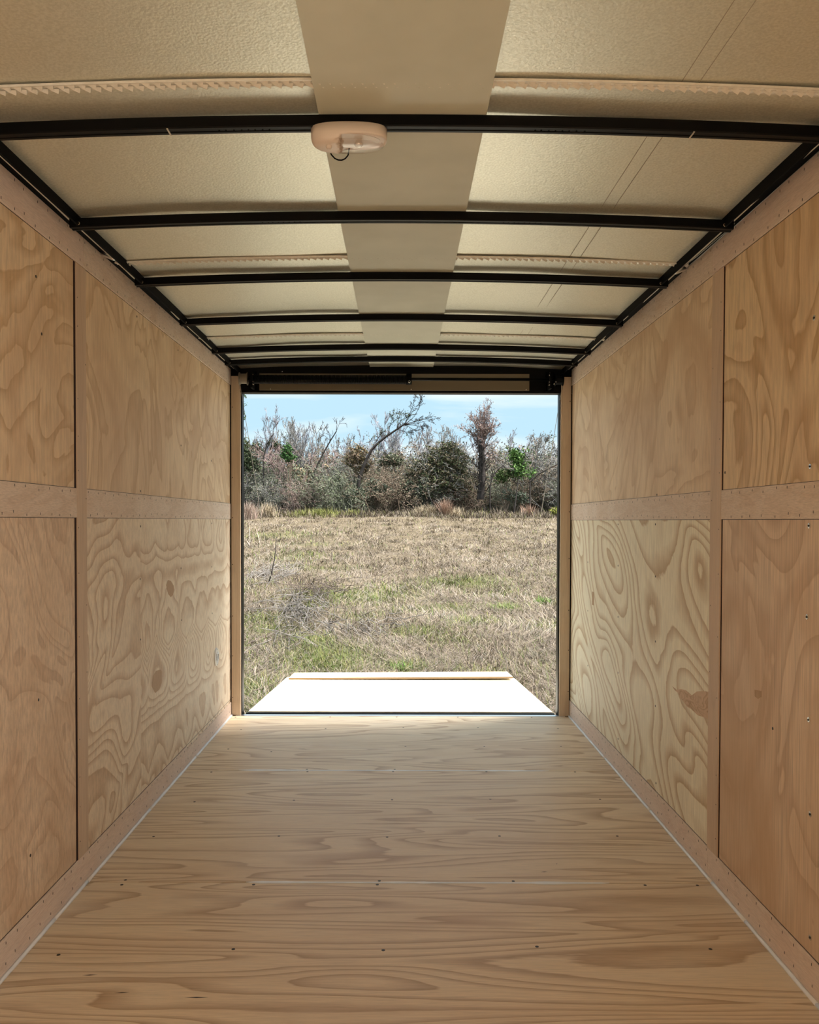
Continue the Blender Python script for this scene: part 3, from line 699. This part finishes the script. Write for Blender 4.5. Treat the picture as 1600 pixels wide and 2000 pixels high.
# ------------------------------------------------------------------ trees and brush
def at(px, py, Y): return np.array([(px - 783) / 1630 * Y, Y, 1.175 + (1017 - py) / 1630 * Y])
class Seg:
    def __init__(s): s.a = []; s.b = []; s.ra = []; s.rb = []
    def add(s, a, b, ra, rb): s.a.append(a); s.b.append(b); s.ra.append(ra); s.rb.append(rb)
    def mesh(s, name, minr=.0):
        A = np.array(s.a); B = np.array(s.b); ra = np.maximum(np.array(s.ra), minr); rb = np.maximum(np.array(s.rb), minr * .8)
        d = B - A; L_ = np.linalg.norm(d, axis=1, keepdims=True) + 1e-9; d = d / L_
        ref = np.where(np.abs(d[:, 2:3]) > .9, np.array([[1., 0, 0]]), np.array([[0, 0, 1.]]))
        u = np.cross(d, ref); u /= np.linalg.norm(u, axis=1, keepdims=True); w = np.cross(d, u)
        V = np.zeros((len(A), 6, 3), np.float32)
        for k in range(3):
            a = 2 * math.pi * k / 3; o = u * math.cos(a) + w * math.sin(a)
            V[:, k] = A + o * ra[:, None]; V[:, 3 + k] = B + o * rb[:, None]
        b = (np.arange(len(A)) * 6)[:, None]
        Q = np.concatenate([b + np.array([[k, (k + 1) % 3, 3 + (k + 1) % 3, 3 + k]]) for k in range(3)])
        return mesh_np(name, V.reshape(-1, 3), quads=Q)
def nrm(v): return v / (np.linalg.norm(v) + 1e-9)
def grow(S_, p, d, length, r, depth, rg, up=.12, kids=5, wander=.16, spread=.75, nseg=5, kl=.55, tips=None, minr=.008):
    p = np.array(p, float); d = nrm(np.array(d, float)); seg = length / nseg
    starts = sorted(rg.uniform(.25, 1.0, kids)) if depth > 0 else []
    si = 0
    for i in range(nseg):
        d = nrm(d + rg.normal(0, wander, 3) + np.array([0, 0, up]))
        q = p + d * seg; r0 = r * (1 - .75 * i / nseg); r1 = r * (1 - .75 * (i + 1) / nseg)
        S_.add(p, q, max(r0, minr), max(r1, minr))
        while si < len(starts) and starts[si] <= (i + 1) / nseg:
            nd = nrm(d + rg.normal(0, spread, 3)); 
            grow(S_, p + (q - p) * rg.random(), nd, length * kl * rg.uniform(.7, 1.2) * (1.15 - .4 * starts[si]), r1 * .6, depth - 1, rg, up, max(2, kids - 1), wander, spread, max(2, nseg - 1), kl, tips, minr)
            si += 1
        p = q
    if tips is not None: tips.append(p)
def leafcloud(name, C, size, colr, rg):
    n = len(C); a = rg.normal(0, 1, (n, 3)); a /= np.linalg.norm(a, axis=1, keepdims=True)
    b = np.cross(a, rg.normal(0, 1, (n, 3))); b /= np.linalg.norm(b, axis=1, keepdims=True)
    s = size * rg.uniform(.6, 1.3, (n, 1))
    V = np.stack([C - a * s, C + b * s * .5, C + a * s, C - b * s * .5], 1)
    me = mesh_np(name, V.reshape(-1, 3), quads=np.arange(n * 4).reshape(n, 4))
    at_ = me.color_attributes.new('tint', 'FLOAT_COLOR', 'POINT'); c4 = np.ones((n, 4, 4), np.float32); c4[:, :, :3] = colr[:, None, :]; at_.data.foreach_set('color', c4.ravel())
    me.materials.append(M['blade']); return me
def bark(name, c): 
    c = np.array(c); return noisy(name, tuple(c * .7), tuple(c * 1.25), 3, .9, spec=.15)
M['bark_grey'] = bark('bark_grey', (.20, .20, .195)); M['bark_dark'] = bark('bark_dark', (.045, .040, .038)); M['bark_pale'] = bark('bark_pale', (.27, .275, .31))  # pale bark is tinted bluish to carry the haze of distant trees
M['bark_red'] = bark('bark_red', (.25, .19, .18)); M['bark_brown'] = bark('bark_brown', (.20, .155, .12)); M['bark_greygreen'] = bark('bark_greygreen', (.20, .215, .17))
def place(name, me, mat, parent, org):      # mesh already relative to org
    if mat is not None: me.materials.append(M[mat])
    o = bpy.data.objects.new(name, me); return link(o, parent, org)
def base_at(px, Y): x = (px - 783) / 1630 * Y; return np.array([x, Y, float(gh(x, Y))])
def tree(name, label, px, Y, top_py, mat, r, seed, group=None, lean=(0, 0, 1), kids=6, depth=3, spread=.7, up=.12, leaf=None, kl=.5, wander=.12, minr=.011, cat='tree', nst=1, width=1.0, nseg=7, fork=.0):
    rg = np.random.default_rng(seed); b = base_at(px, Y); h = at(px, top_py, Y)[2] - b[2]
    Sg = Seg(); tips = []
    for k in range(nst):
        off = rg.normal(0, .12, 3) * (nst > 1); off[2] = 0
        d = np.array(lean, float) + (rg.normal(0, .22, 3) if nst > 1 else 0)
        grow(Sg, off, d, h * (.92 if k == 0 else rg.uniform(.6, .9)), r * (1 if k == 0 else .7), depth, rg, up, kids, wander, spread, nseg, kl, tips, minr)
    A = np.array(Sg.b); zs = h / A[:, 2].max()
    Sg.a = [a * np.array([width, width, zs]) for a in Sg.a]; Sg.b = [a * np.array([width, width, zs]) for a in Sg.b]
    root = empty(name, tuple(b)); setp(root, label, cat, group)
    place('branches', Sg.mesh('branches'), mat, root, tuple(b))
    if leaf:
        n, size, c, vy, lo = leaf
        T = np.array(Sg.b); T = T[T[:, 2] > h * lo]; C = T[rg.integers(0, len(T), n)] + rg.normal(0, vy, (n, 3))
        cc = np.array(c)[rg.integers(0, len(c), n)] * rg.uniform(.6, 1.3, (n, 1))
        place('leaves', leafcloud('leaves', C, size, cc, rg), None, root, tuple(b))
    return root
def blobtree(name, label, px, Y, blobs, cols, n, size, seed, trunk=None, cat='shrub', mat='bark_brown', twig=0):
    """dense crown from several leafy lobes given as (px, py, rx_m, rz_m)"""
    rg = np.random.default_rng(seed); b = base_at(px, Y); root = empty(name, tuple(b)); setp(root, label, cat)
    Sg = Seg(); Cs = []
    tot = sum(q[2] * q[3] for q in blobs)
    for (bx_, by_, rx, rz_) in blobs:
        c = at(bx_, by_, Y) - b; k = int(n * rx * rz_ / tot)
        v = rg.normal(0, 1, (k, 3)); v /= np.linalg.norm(v, axis=1, keepdims=True); v *= rg.uniform(.25, 1.0, (k, 1)) ** .5
        v *= 1 + .25 * np.sin(v[:, :1] * 7 + v[:, 2:3] * 9 + seed)
        Cs.append(c + v * np.array([rx, rx * .8, rz_]))
        grow(Sg, (0, 0, 0), c, float(np.linalg.norm(c)), .05 if not trunk else trunk, 0, rg, 0, 0, .04, 0, 6, minr=.012)
        for t in range(int(twig * rx * rz_) + 5):
            q = c * rg.uniform(.9, 1.0) + 0 * c; grow(Sg, q, rg.normal(0, 1, 3) + np.array([0, 0, .4]), 1.15 * rx, .014, 2, rg, .05, 3, .25, .7, 4, .6, minr=.010)
    C = np.concatenate(Cs); cc = np.array(cols)[rg.integers(0, len(cols), len(C))] * rg.uniform(.55, 1.3, (len(C), 1))
    place('branches', Sg.mesh('branches'), mat, root, tuple(b)); place('leaves', leafcloud('leaves', C, size, cc, rg), None, root, tuple(b))
    return root
DG = [(.06, .085, .045), (.09, .11, .055), (.045, .065, .035)]; BR = [(.20, .14, .09), (.15, .12, .07), (.12, .12, .06)]; BG = [(.075, .15, .035), (.10, .18, .05), (.05, .11, .03)]; GGR = [(.15, .16, .12), (.10, .13, .08), (.20, .19, .15)]

# back row of slender bare saplings: four kinds, copied
def sapling_mesh(seed):
    rg = np.random.default_rng(seed); Sg = Seg()
    for k in range(4):
        o = rg.normal(0, .25, 3); o[2] = 0
        grow(Sg, o, np.array([rg.normal(0, .13), rg.normal(0, .13), 1]), rg.uniform(6, 8.3), .06, 2, rg, .12, 11, .05, .42, 9, .26, minr=.021)
    A = np.array(Sg.b); k = 8. / A[:, 2].max(); Sg.a = [a * k for a in Sg.a]; Sg.b = [a * k for a in Sg.b]
    return Sg.mesh('branches')
SM = []
for s in range(5):
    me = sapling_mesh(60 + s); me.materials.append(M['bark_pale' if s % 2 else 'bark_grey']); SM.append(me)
rs = random.Random(4)
profile = [(470, 850), (500, 830), (540, 852), (575, 838), (600, 828), (640, 838), (680, 862), (720, 850), (760, 842), (800, 836), (840, 848), (880, 842), (920, 850), (960, 866), (1000, 862), (1050, 850), (1095, 872)]
def prof(px): return float(np.interp(px, [a for a, b in profile], [b for a, b in profile]))
k = 0
for px in list(range(380, 1200, 17)):
    Y = rs.uniform(57, 68); pxx = px + rs.uniform(-7, 7); b = base_at(pxx, Y); h = at(pxx, prof(pxx) + rs.uniform(-16, 14), Y)[2] - b[2]
    root = bpy.data.objects.new('bare_sapling', SM[k % 5]); link(root, None, tuple(b)); root.scale = (h / 8 * rs.uniform(.8, 1.2),) * 2 + (h / 8,); root.rotation_euler.z = rs.uniform(0, 6.28)
    setp(root, 'slender bare grey sapling in the hazy back row behind the thicket', 'tree', 'bare saplings in the back row'); k += 1

# thicket shrubs: kinds copied along the edge
def shrub_mesh(seed, leafcols, nl):
    rg = np.random.default_rng(seed); Sg = Seg()
    for k in range(40):
        o = rg.normal(0, .65, 3); o[2] = 0
        grow(Sg, o, np.array([rg.normal(0, .38), rg.normal(0, .35), 1]), rg.uniform(1.5, 3.0), .022, 2, rg, -.02, 5, .2, .7, 5, .42, minr=.0085)
    B = np.array(Sg.b); T = B[rg.integers(0, len(B), nl)]; C = T + rg.normal(0, .12, (nl, 3)); C = C[C[:, 2] > 0.05]
    cc = np.array(leafcols)[rg.integers(0, len(leafcols), len(C))] * rg.uniform(.55, 1.3, (len(C), 1))
    return Sg.mesh('branches'), leafcloud('leaves', C, .055, cc, rg)
kinds = [('bark_grey', GGR, 'tangled grey leafless shrub in the thicket at the field edge', 'grey thicket shrubs'),
         ('bark_greygreen', [(.10, .13, .07), (.13, .14, .10)], 'tangled grey-green shrub with sparse leaves in the thicket', 'grey-green thicket shrubs'),
         ('bark_brown', [(.17, .13, .10), (.13, .12, .08)], 'tangled brown twiggy shrub in the thicket at the field edge', 'brown thicket shrubs'),
         ('bark_red', [(.20, .15, .12), (.16, .13, .10)], 'tangled reddish brown bare shrub in the thicket', 'reddish thicket shrubs')]
protos = []
for s, (bk, lc, lab, grp) in enumerate(kinds):
    a, b = shrub_mesh(80 + s, lc, 3800); a.materials.append(M[bk]); protos.append((a, b, lab, grp))
order = [1, 0, 2, 0, 1, 0, 3, 0, 1, 2, 0, 1, 0, 2, 3, 0, 1, 2, 0, 3, 0, 1, 2, 0]
k = 0
for row, (Yr, hmul) in enumerate(((46.5, .78), (49.5, 1.0), (53, 1.2))):
    for px in range(350 + row * 14, 1240, 40):
        Y = Yr + rs.uniform(-1, 1); b = base_at(px + rs.uniform(-10, 10), Y)
        a, lv, lab, grp = protos[order[(k * 5 + row) % len(order)]]
        root = empty('thicket_shrub', tuple(b)); setp(root, lab, 'shrub', grp)
        s = hmul * rs.uniform(.82, 1.15); root.scale = (s * 1.05, s * 1.05, s); root.rotation_euler.z = rs.uniform(0, 6.28)
        for me, nm in ((a, 'branches'), (lv, 'leaves')):
            c = bpy.data.objects.new(nm, me); COL.objects.link(c); c.parent = root; wloc[c.name] = b
        k += 1
# low dark leaf litter and vines filling the thicket
n = 90000; x = rng.uniform(-20, 20, n); y = rng.uniform(48, 56, n); hmax = 2.2 + .5 * np.sin(x * .9) + .3 * np.sin(x * 2.7); z = gh(x, y) + hmax * rng.random(n) ** .8
cc = np.array(GGR + BR[:2])[rng.integers(0, 5, n)] * rng.uniform(.8, 1.7, (n, 1))
me = leafcloud('undergrowth', np.stack([x, y, z], -1), .10, cc, rng)
setp(link(bpy.data.objects.new('undergrowth', me), None, (0, 0, 0)), 'dense dark vines and leaves filling the inside of the thicket', 'undergrowth', kind='stuff')

# leaning tree with long bent trunk
Y = 45.5; b = base_at(701, Y); root = empty('leaning_tree', tuple(b)); setp(root, 'dark leaning tree with a long bent trunk reaching right above the thicket', 'tree')
rg = np.random.default_rng(9); Sg = Seg()
path = [(700, 950), (703, 930), (710, 912), (717, 895), (726, 878), (740, 864), (757, 851), (775, 839), (788, 830)]
P = [at(a, c, Y) - b for a, c in path]; P[0][2] = min(P[0][2], 0.0) if False else P[0][2]
P = [np.zeros(3)] + P
for i in range(len(P) - 1): Sg.add(P[i], P[i + 1], .13 - .009 * i, .13 - .009 * (i + 1))
tips = []
for (i, tgt, r) in ((9, (812, 795), .03), (9, (838, 816), .03), (8, (786, 800), .02), (9, (826, 834), .028), (7, (768, 816), .025), (6, (750, 884), .02), (9, (805, 806), .026), (8, (800, 848), .03), (9, (835, 800), .024), (9, (840, 826), .024), (9, (820, 845), .02), (5, (735, 845), .02), (8, (780, 812), .02)):
    t = at(*tgt, Y) - b; v = t - P[i]; grow(Sg, P[i], v, float(np.linalg.norm(v)) * 1.12, r, 3, rg, .0, 6, .12, .5, 7, .42, tips, .0075)
place('branches', Sg.mesh('branches'), 'bark_dark', root, tuple(b))
T = np.array(Sg.b); T = T[T[:, 2] > P[7][2] - .6]; T = T[T[:, 0] < P[9][0] + .35]; C = T[rg.integers(0, len(T), 420)] + rg.normal(0, .10, (420, 3))
place('leaves', leafcloud('leaves', C, .04, np.array(DG)[rg.integers(0, 3, 420)] * 1.3, rg), None, root, tuple(b))

# tall tree with vine-wrapped double trunk
Y = 45; b = base_at(938, Y); root = empty('vine_wrapped_tree', tuple(b)); setp(root, 'tall bare tree with thick dark vine-wrapped trunk and reddish twiggy crown', 'tree')
Sg = Seg(); Sr = Seg(); rg = np.random.default_rng(12)
for (x0, x1, top) in ((936, 940, 868), (940, 944, 862)):
    q = [at(x0 + (x1 - x0) * t + 1.5 * math.sin(t * 5), 975 + (top - 975) * t, Y) - b for t in np.linspace(0, 1, 8)]
    for i in range(7): Sg.add(q[i], q[i + 1], .17 - .010 * i, .16 - .010 * i)
for k in range(60):
    t = rg.random(); q = at(938 + rg.normal(0, 4), 975 - 100 * t, Y) - b; grow(Sg, q, (rg.normal(0, .4), rg.normal(0, .4), 1), .7, .02, 1, rg, .1, 3, .3, .6, 4, .5, minr=.014)
for k in range(34):
    q = at(941 + rg.normal(0, 3), rg.uniform(845, 900), Y) - b; t = at(941 + rg.normal(0, 19), rg.uniform(806, 852), Y) - b; v = t - q
    grow(Sr, q, v, float(np.linalg.norm(v)) * 1.05, .03, 3, rg, .06, 6, .14, .45, 5, .40, minr=.0075)
place('trunk', Sg.mesh('trunk'), 'bark_dark', root, tuple(b)); place('crown_branches', Sr.mesh('crown_branches'), 'bark_red', root, tuple(b))
q0 = at(950, 917, Y) - b; q1 = at(958, 907, Y) - b
Sb = Seg(); Sb.add(at(942, 925, Y) - b, q0, .05, .045); Sb.add(q0, q1, .045, .03); place('broken_limb', Sb.mesh('broken_limb'), 'bark_dark', root, tuple(b))
T = np.array(Sr.b); C = T[rg.integers(0, len(T), 1300)] + rg.normal(0, .1, (1300, 3)); place('leaves', leafcloud('leaves', C, .045, np.array([(.30, .22, .19), (.22, .18, .15)])[rg.integers(0, 2, 1300)], rg), None, root, tuple(b))

# bent snag and right-hand limb
def snag(name, label, pts, Y, r, seed, twigs=6):
    b = base_at(pts[0][0], Y); root = empty(name, tuple(b)); setp(root, label, 'dead tree'); Sg = Seg(); rg = np.random.default_rng(seed)
    P = [at(*p, Y) - b for p in pts]
    if P[0][2] > 0.05: P = [P[0] * np.array([1, 1, 0])] + P
    for i in range(len(P) - 1): Sg.add(P[i], P[i + 1], r * (1 - .6 * i / len(P)), r * (1 - .6 * (i + 1) / len(P)))
    for k in range(twigs):
        i = rg.integers(1, len(P)); grow(Sg, P[i], rg.normal(0, 1, 3) + np.array([0, 0, .5]), .8, r * .3, 2, rg, .05, 3, .2, .6, 4, .55, minr=.010)
    place('branches', Sg.mesh('branches'), 'bark_dark', root, tuple(b))
snag('broken_snag', 'dark broken snag bent over like an elbow right of the vine-wrapped tree', [(957, 950), (960, 935), (966, 924), (975, 914), (983, 909), (989, 918)], 44.5, .045, 3, 3)
snag('leaning_limb', 'long dark limb leaning in over the thicket at the far right', [(1035, 940), (1052, 925), (1070, 915), (1092, 904), (1110, 892)], 44.6, .05, 4, 8)
snag('leaning_pole', 'thin bare trunk slanting up right above the left thicket', [(612, 930), (622, 905), (632, 885), (645, 862), (657, 843)], 46, .065, 5, 9)
snag('forked_pole', 'short forked bare trunk rising over the far left thicket', [(515, 895), (522, 868), (533, 850)], 46.5, .05, 6, 8)

# single trees by look
tree('bare_tree', 'tall airy bare tree above the left end of the tree line', 497, 50, 795, 'bark_pale', .10, 21, kids=8, spread=.45, up=.2, depth=3, kl=.42, minr=.011)
tree('bare_tree', 'grey bare tree with upright sprays left of the slanting trunk', 595, 50, 817, 'bark_grey', .10, 22, kids=8, spread=.5, up=.15, depth=3, kl=.45, nst=2)
tree('bare_tree', 'reddish bare tree with a broad bushy crown behind the left thicket', 622, 48, 842, 'bark_red', .10, 23, kids=8, spread=.75, up=.06, depth=3, kl=.5, nst=2)
tree('bare_tree', 'small reddish bare tree beside the round green crown', 548, 47.5, 862, 'bark_red', .08, 24, kids=7, spread=.7, up=.08, depth=3, kl=.5, nst=2)
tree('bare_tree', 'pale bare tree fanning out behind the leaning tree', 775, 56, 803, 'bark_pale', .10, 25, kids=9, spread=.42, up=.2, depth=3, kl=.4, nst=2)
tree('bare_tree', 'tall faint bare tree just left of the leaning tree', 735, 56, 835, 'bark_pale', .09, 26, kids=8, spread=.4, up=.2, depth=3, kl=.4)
tree('bare_tree', 'bare grey tree arching behind the vine-covered mound', 890, 50, 830, 'bark_grey', .09, 27, kids=8, spread=.6, up=.08, depth=3, kl=.45, nst=2)
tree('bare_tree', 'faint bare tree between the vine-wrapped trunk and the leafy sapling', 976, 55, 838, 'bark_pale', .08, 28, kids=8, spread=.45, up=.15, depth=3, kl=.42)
tree('bare_tree', 'grey bare tree with curled top left of the right jamb', 1048, 47, 842, 'bark_grey', .09, 29, kids=8, spread=.6, up=.08, depth=3, kl=.48, nst=3, leaf=(700, .045, [(.2, .18, .16), (.13, .13, .1)], .08, .45))
tree('bare_tree', 'twiggy bare tree partly hidden by the right jamb', 1082, 46.5, 868, 'bark_grey', .08, 30, kids=8, spread=.65, up=.06, depth=3, kl=.5, nst=3, leaf=(600, .045, [(.2, .16, .14), (.13, .12, .1)], .08, .4))
tree('bare_tree', 'thin bare tree rising behind the leafy green sapling', 1012, 54, 852, 'bark_grey', .08, 31, kids=7, spread=.5, up=.12, depth=3, kl=.42)
tree('bare_tree', 'low twiggy tree right of the brown-leaved tree', 672, 48, 868, 'bark_grey', .07, 32, kids=8, spread=.7, up=.08, depth=3, kl=.48, nst=2)
for i, px in enumerate((425, 395, 1125, 1160)):
    tree('bare_tree', ('bare tree beyond the left jamb', 'bare tree farthest left beyond the wall', 'bare tree beyond the right jamb', 'bare tree farthest right beyond the wall')[i], px, 50, 835, 'bark_grey', .10, 40 + i, kids=7, spread=.6, depth=2, kl=.5)
tree('leafy_sapling', 'small bright green leafy sapling standing above the right thicket', 1002, 44, 880, 'bark_dark', .05, 33, kids=5, spread=.6, depth=2, kl=.42, leaf=(1500, .085, BG, .15, .66))
blobtree('evergreen_shrub', 'low dark green shrub below the leafy sapling', 986, 45, [(985, 927, .45, .30), (978, 935, .35, .25), (1010, 926, .3, .15)], [(.10, .15, .05), (.07, .11, .04)], 1500, .07, 50)
blobtree('vine_covered_mound', 'broad dark mound of vines right of the leaning tree', 862, 46, [(862, 892, 1.0, .75), (835, 915, 1.1, .7), (885, 905, 1.0, .9), (812, 930, .8, .5), (895, 940, .9, .7), (850, 940, 1.4, .7), (878, 872, .5, .3)], [(.075, .095, .045), (.14, .12, .075), (.06, .08, .04), (.17, .14, .10)], 16000, .065, 51, twig=14, mat='bark_grey')
blobtree('brown_leaved_tree', 'brown-leaved rounded tree beside the foot of the leaning trunk', 700, 46.5, [(700, 888, .62, .55), (690, 902, .55, .4), (712, 905, .45, .4), (705, 920, .4, .3)], [(.17, .135, .075), (.22, .15, .09), (.11, .11, .055)], 4200, .055, 52, twig=60, mat='bark_brown')
blobtree('pine', 'dark green pine at the far left of the tree line', 478, 47, [(476, 872, .35, .45), (482, 890, .5, .4), (476, 905, .7, .4), (488, 902, .5, .3), (495, 915, .5, .3)], DG, 4200, .07, 53, cat='tree')
blobtree('pine', 'round topped pine showing over the left thicket', 535, 50, [(535, 868, .42, .25), (527, 872, .25, .2), (545, 876, .25, .18)], [(.10, .12, .07), (.07, .09, .05)], 1500, .06, 54, trunk=.06, cat='tree')
blobtree('pine', 'small dark pine between the left pine and the round topped one', 503, 52, [(500, 875, .35, .3), (508, 885, .3, .25)], DG, 1000, .065, 55, cat='tree')
blobtree('pine', 'round topped grey-green pine right of the leaning trunk', 765, 49, [(762, 895, .5, .28), (750, 905, .4, .25), (775, 902, .4, .25)], [(.11, .13, .08), (.08, .10, .06), (.15, .15, .11)], 2400, .06, 56, trunk=.06, cat='tree')
blobtree('holly', 'bright green bush in the left thicket', 562, 46, [(562, 882, .28, .42), (565, 895, .38, .25), (557, 890, .3, .2)], [(.05, .12, .035), (.07, .15, .045), (.04, .09, .03)], 1500, .065, 57)
blobtree('dark_evergreen', 'low blue-green bush beneath the leaning trunk', 742, 45.5, [(745, 960, .7, .5), (700, 965, .7, .4), (730, 945, .5, .3)], [(.08, .11, .07), (.11, .13, .10)], 2800, .06, 58, twig=40)
blobtree('dark_evergreen', 'small blue-green bush near the field right of the vine-wrapped tree', 1005, 45, [(1000, 968, .55, .35), (1020, 972, .4, .3)], [(.09, .12, .08), (.13, .15, .12)], 1600, .055, 59, twig=30)
blobtree('dark_evergreen', 'dark bush at the foot of the vine-covered mound', 822, 45.5, [(825, 960, .8, .4), (800, 950, .6, .4)], [(.07, .10, .06), (.11, .12, .09)], 2200, .06, 60, twig=40)
blobtree('yellow_green_shrub', 'small yellow-green shrub beside the right jamb at the field edge', 1085, 42.5, [(1085, 998, .30, .22)], [(.30, .32, .08), (.22, .25, .06)], 500, .06, 61)
# near pine sapling just outside the left jamb
Y = 17; b = base_at(462, Y); root = empty('pine_sapling', tuple(b)); setp(root, 'thin pine sapling tip with green needles peeking past the top left of the doorway', 'tree')
Sg = Seg(); top = at(474, 772, Y) - b; rg = np.random.default_rng(77)
for i in range(10): Sg.add(top * i / 10, top * (i + 1) / 10, .03 - .0022 * i, .03 - .0022 * (i + 1))
Cs = []
for k in range(9):
    c = top * (1 - .02 * k) + rg.normal(0, .035, 3); Cs.append(c + rg.normal(0, .028, (30, 3)))
place('trunk', Sg.mesh('trunk'), 'bark_brown', root, tuple(b)); C = np.concatenate(Cs)
place('needles', leafcloud('needles', C, .03, np.array([(.07, .14, .06), (.10, .18, .08)])[rg.integers(0, 2, len(C))], rg), None, root, tuple(b))

# broomsedge tufts
def tuft(label, x, y, n, h, spread, c, seed, name='grass_tuft', cat='grass tuft', group=None, w=.02, lean=(.9, 1.5), mat=None):
    rg = np.random.default_rng(seed); xs = rg.normal(0, spread, n); ys = rg.normal(0, spread, n)
    z0 = float(gh(x, y)); zz = gh(x + xs, y + ys) - z0
    cc = np.array(c)[rg.integers(0, len(c), n)] * rg.uniform(.7, 1.2, (n, 1))
    me = blades(name, xs, ys, rg.uniform(.5, 1.0, n) * h, np.full(n, w), rg.uniform(*lean, n), rg.uniform(0, 6.28, n), cc, z=zz, curl=rg.uniform(0, .5, n))
    o = link(bpy.data.objects.new(name, me), None, (x, y, z0)); setp(o, label, cat, group); return o
def gx(px, Y): return (px - 783) / 1630 * Y
RS = [(.33, .21, .155), (.28, .19, .145), (.36, .26, .20)]; TS = [(.36, .30, .21), (.30, .25, .18)]
tuft('reddish broomsedge clump, tallest at the field edge right of centre', gx(871, 42), 42, 300, 1.1, .11, RS, 1)
tuft('pale arching broomsedge clump right beside the tallest reddish clump', gx(888, 42), 42.0, 220, .75, .26, TS, 2, lean=(.5, 1.3))
tuft('reddish broomsedge clump at the field edge near the right jamb', gx(1033, 42), 42, 180, .85, .14, RS, 3)
tuft('tan broomsedge clump at the field edge right of the leaning tree', gx(826, 42.5), 42.5, 220, .75, .2, TS, 4)
tuft('thin tan broomsedge clump at the field edge, right of two', gx(844, 42.5), 42.5, 130, .8, .08, TS, 5)
tuft('pinkish broomsedge clump at the far left of the field edge', gx(480, 38), 38, 420, 1.0, .28, [(.34, .25, .21), (.38, .32, .27)], 6)
tuft('pale broomsedge clump left of the yellow-green weeds', gx(524, 41), 41, 260, .9, .22, TS, 7)
tuft('pale arching straw clump beyond the left jamb', -4.45, 22.5, 60, 1.15, .25, [(.46, .40, .32), (.40, .31, .26)], 8, w=.012, lean=(.6, 1.3))
for i, (px, h) in enumerate(((587, .45), (622, .55), (646, .5), (690, .5), (700, .4))):
    tuft('yellow-green weed clump along the foot of the left thicket', gx(px, 42), 42, 160, h, .2, [(.22, .25, .07), (.28, .28, .10), (.15, .17, .05)], 20 + i, 'green_weed_clump', 'weed', 'yellow-green weed clumps')
tuft('dark spiky weed clump in the field right of the ramp', 1.28, 7.9, 90, .15, .05, [(.10, .11, .07), (.16, .14, .11)], 30, 'spiky_weed', 'weed', w=.004, lean=(.5, 1.3))
tuft('bright green grass clump just beyond the far edge of the ramp', .02, 7.45, 90, .13, .05, [(.20, .36, .08), (.14, .28, .06)], 31, 'green_grass_clump', 'weed', w=.006, lean=(.4, 1.3))
tuft('bright green clump alone at the right of the mown field', 2.0, 11.6, 90, .14, .06, [(.14, .28, .06), (.10, .2, .05)], 32, 'green_grass_clump', 'weed', w=.006, lean=(.5, 1.4))
tuft('bright green clump in mid field right of the large green patch', 1.36, 11.1, 110, .14, .06, [(.20, .32, .08), (.14, .24, .06)], 33, 'green_grass_clump', 'weed', w=.006, lean=(.5, 1.2))

# dry stalk and piles of cut twigs
m = MB(); pts = [(-2.15, 13.56, float(gh(-2.15, 13.56))), (-2.11, 13.56, .42), (-2.06, 13.56, .68), (-2.035, 13.56, .92)]
m.tube([(-2.16, 13.56, float(gh(-2.16, 13.56)) - .01), (-2.105, 13.56, float(gh(-2.1, 13.56)) + .17), (-2.05, 13.56, float(gh(-2.1, 13.56)) + .42), (-2.035, 13.56, float(gh(-2.1, 13.56)) + .62), (-2.02, 13.56, float(gh(-2.1, 13.56)) + .78)], [.013, .011, .009, .006, .004], 6)
m.tube([(-2.105, 13.56, float(gh(-2.1, 13.56)) + .17), (-2.13, 13.56, float(gh(-2.1, 13.56)) + .33)], [.006, .003], 5)
setp(m.build('dead_stalk', M['bark_dark'], smooth=True), 'single dark bare stalk standing up at the left of the field', 'stalk')
def pile(label, x, y, rx, ry, n, ln, az0, seed, cols, hgt=.12):
    rg = np.random.default_rng(seed); Sg = Seg(); z0 = float(gh(x, y))
    for k in range(n):
        px_, py_ = rg.normal(0, rx), rg.normal(0, ry); l = ln * rg.uniform(.4, 1.1); a = az0 + rg.normal(0, .20)
        z = float(gh(x + px_, y + py_)) - z0 + rg.uniform(.01, hgt); p = np.array([px_, py_, z]); d = np.array([math.cos(a), math.sin(a), rg.normal(0, .12)])
        for s in range(3):
            q = p + d * l / 3; q[2] = max(q[2], float(gh(x + q[0], y + q[1])) - z0 + .004); Sg.add(p, q, .0052 * (1 - s * .2), .0045 * (1 - s * .25)); p = q; d = nrm(d + rg.normal(0, .12, 3))
            if s == 1 and rg.random() < .5: Sg.add(p, p + nrm(d + rg.normal(0, .6, 3)) * l * .2, .003, .002)
    me = Sg.mesh('twig_pile', .0022); me.materials.append(M[cols]); o = link(bpy.data.objects.new('twig_pile', me), None, (x, y, z0)); setp(o, label, 'twigs', kind='stuff')
M['twig_grey'] = bark('twig_grey', (.17, .16, .15)); M['twig_brown'] = bark('twig_brown', (.10, .08, .07))
pile('heap of cut grey twigs left of the ramp, pointing down right', -1.30, 10.9, .17, .55, 110, 1.3, R(-84), 1, 'twig_grey', .16)
pile('heap of dark brown twigs behind the grey twig heap', -1.25, 12.6, .16, .6, 100, 1.2, R(-83), 2, 'twig_brown', .15)
pile('heap of dead twigs around the foot of the dark stalk', -2.35, 14.4, .22, .7, 100, 1.1, R(84), 3, 'twig_grey', .16)
pile('loose grey twigs lying mid field behind the ramp', -.45, 9.6, .28, .3, 60, .9, R(-78), 4, 'twig_grey', .10)
pile('pale twigs lying left of the bright green patch', -1.15, 9.3, .13, .4, 36, 1.1, R(-82), 5, 'twig_grey', .12)
pile('scatter of grey brush nearest the left jamb', -1.65, 7.9, .22, .5, 60, .7, R(70), 6, 'twig_brown', .06)
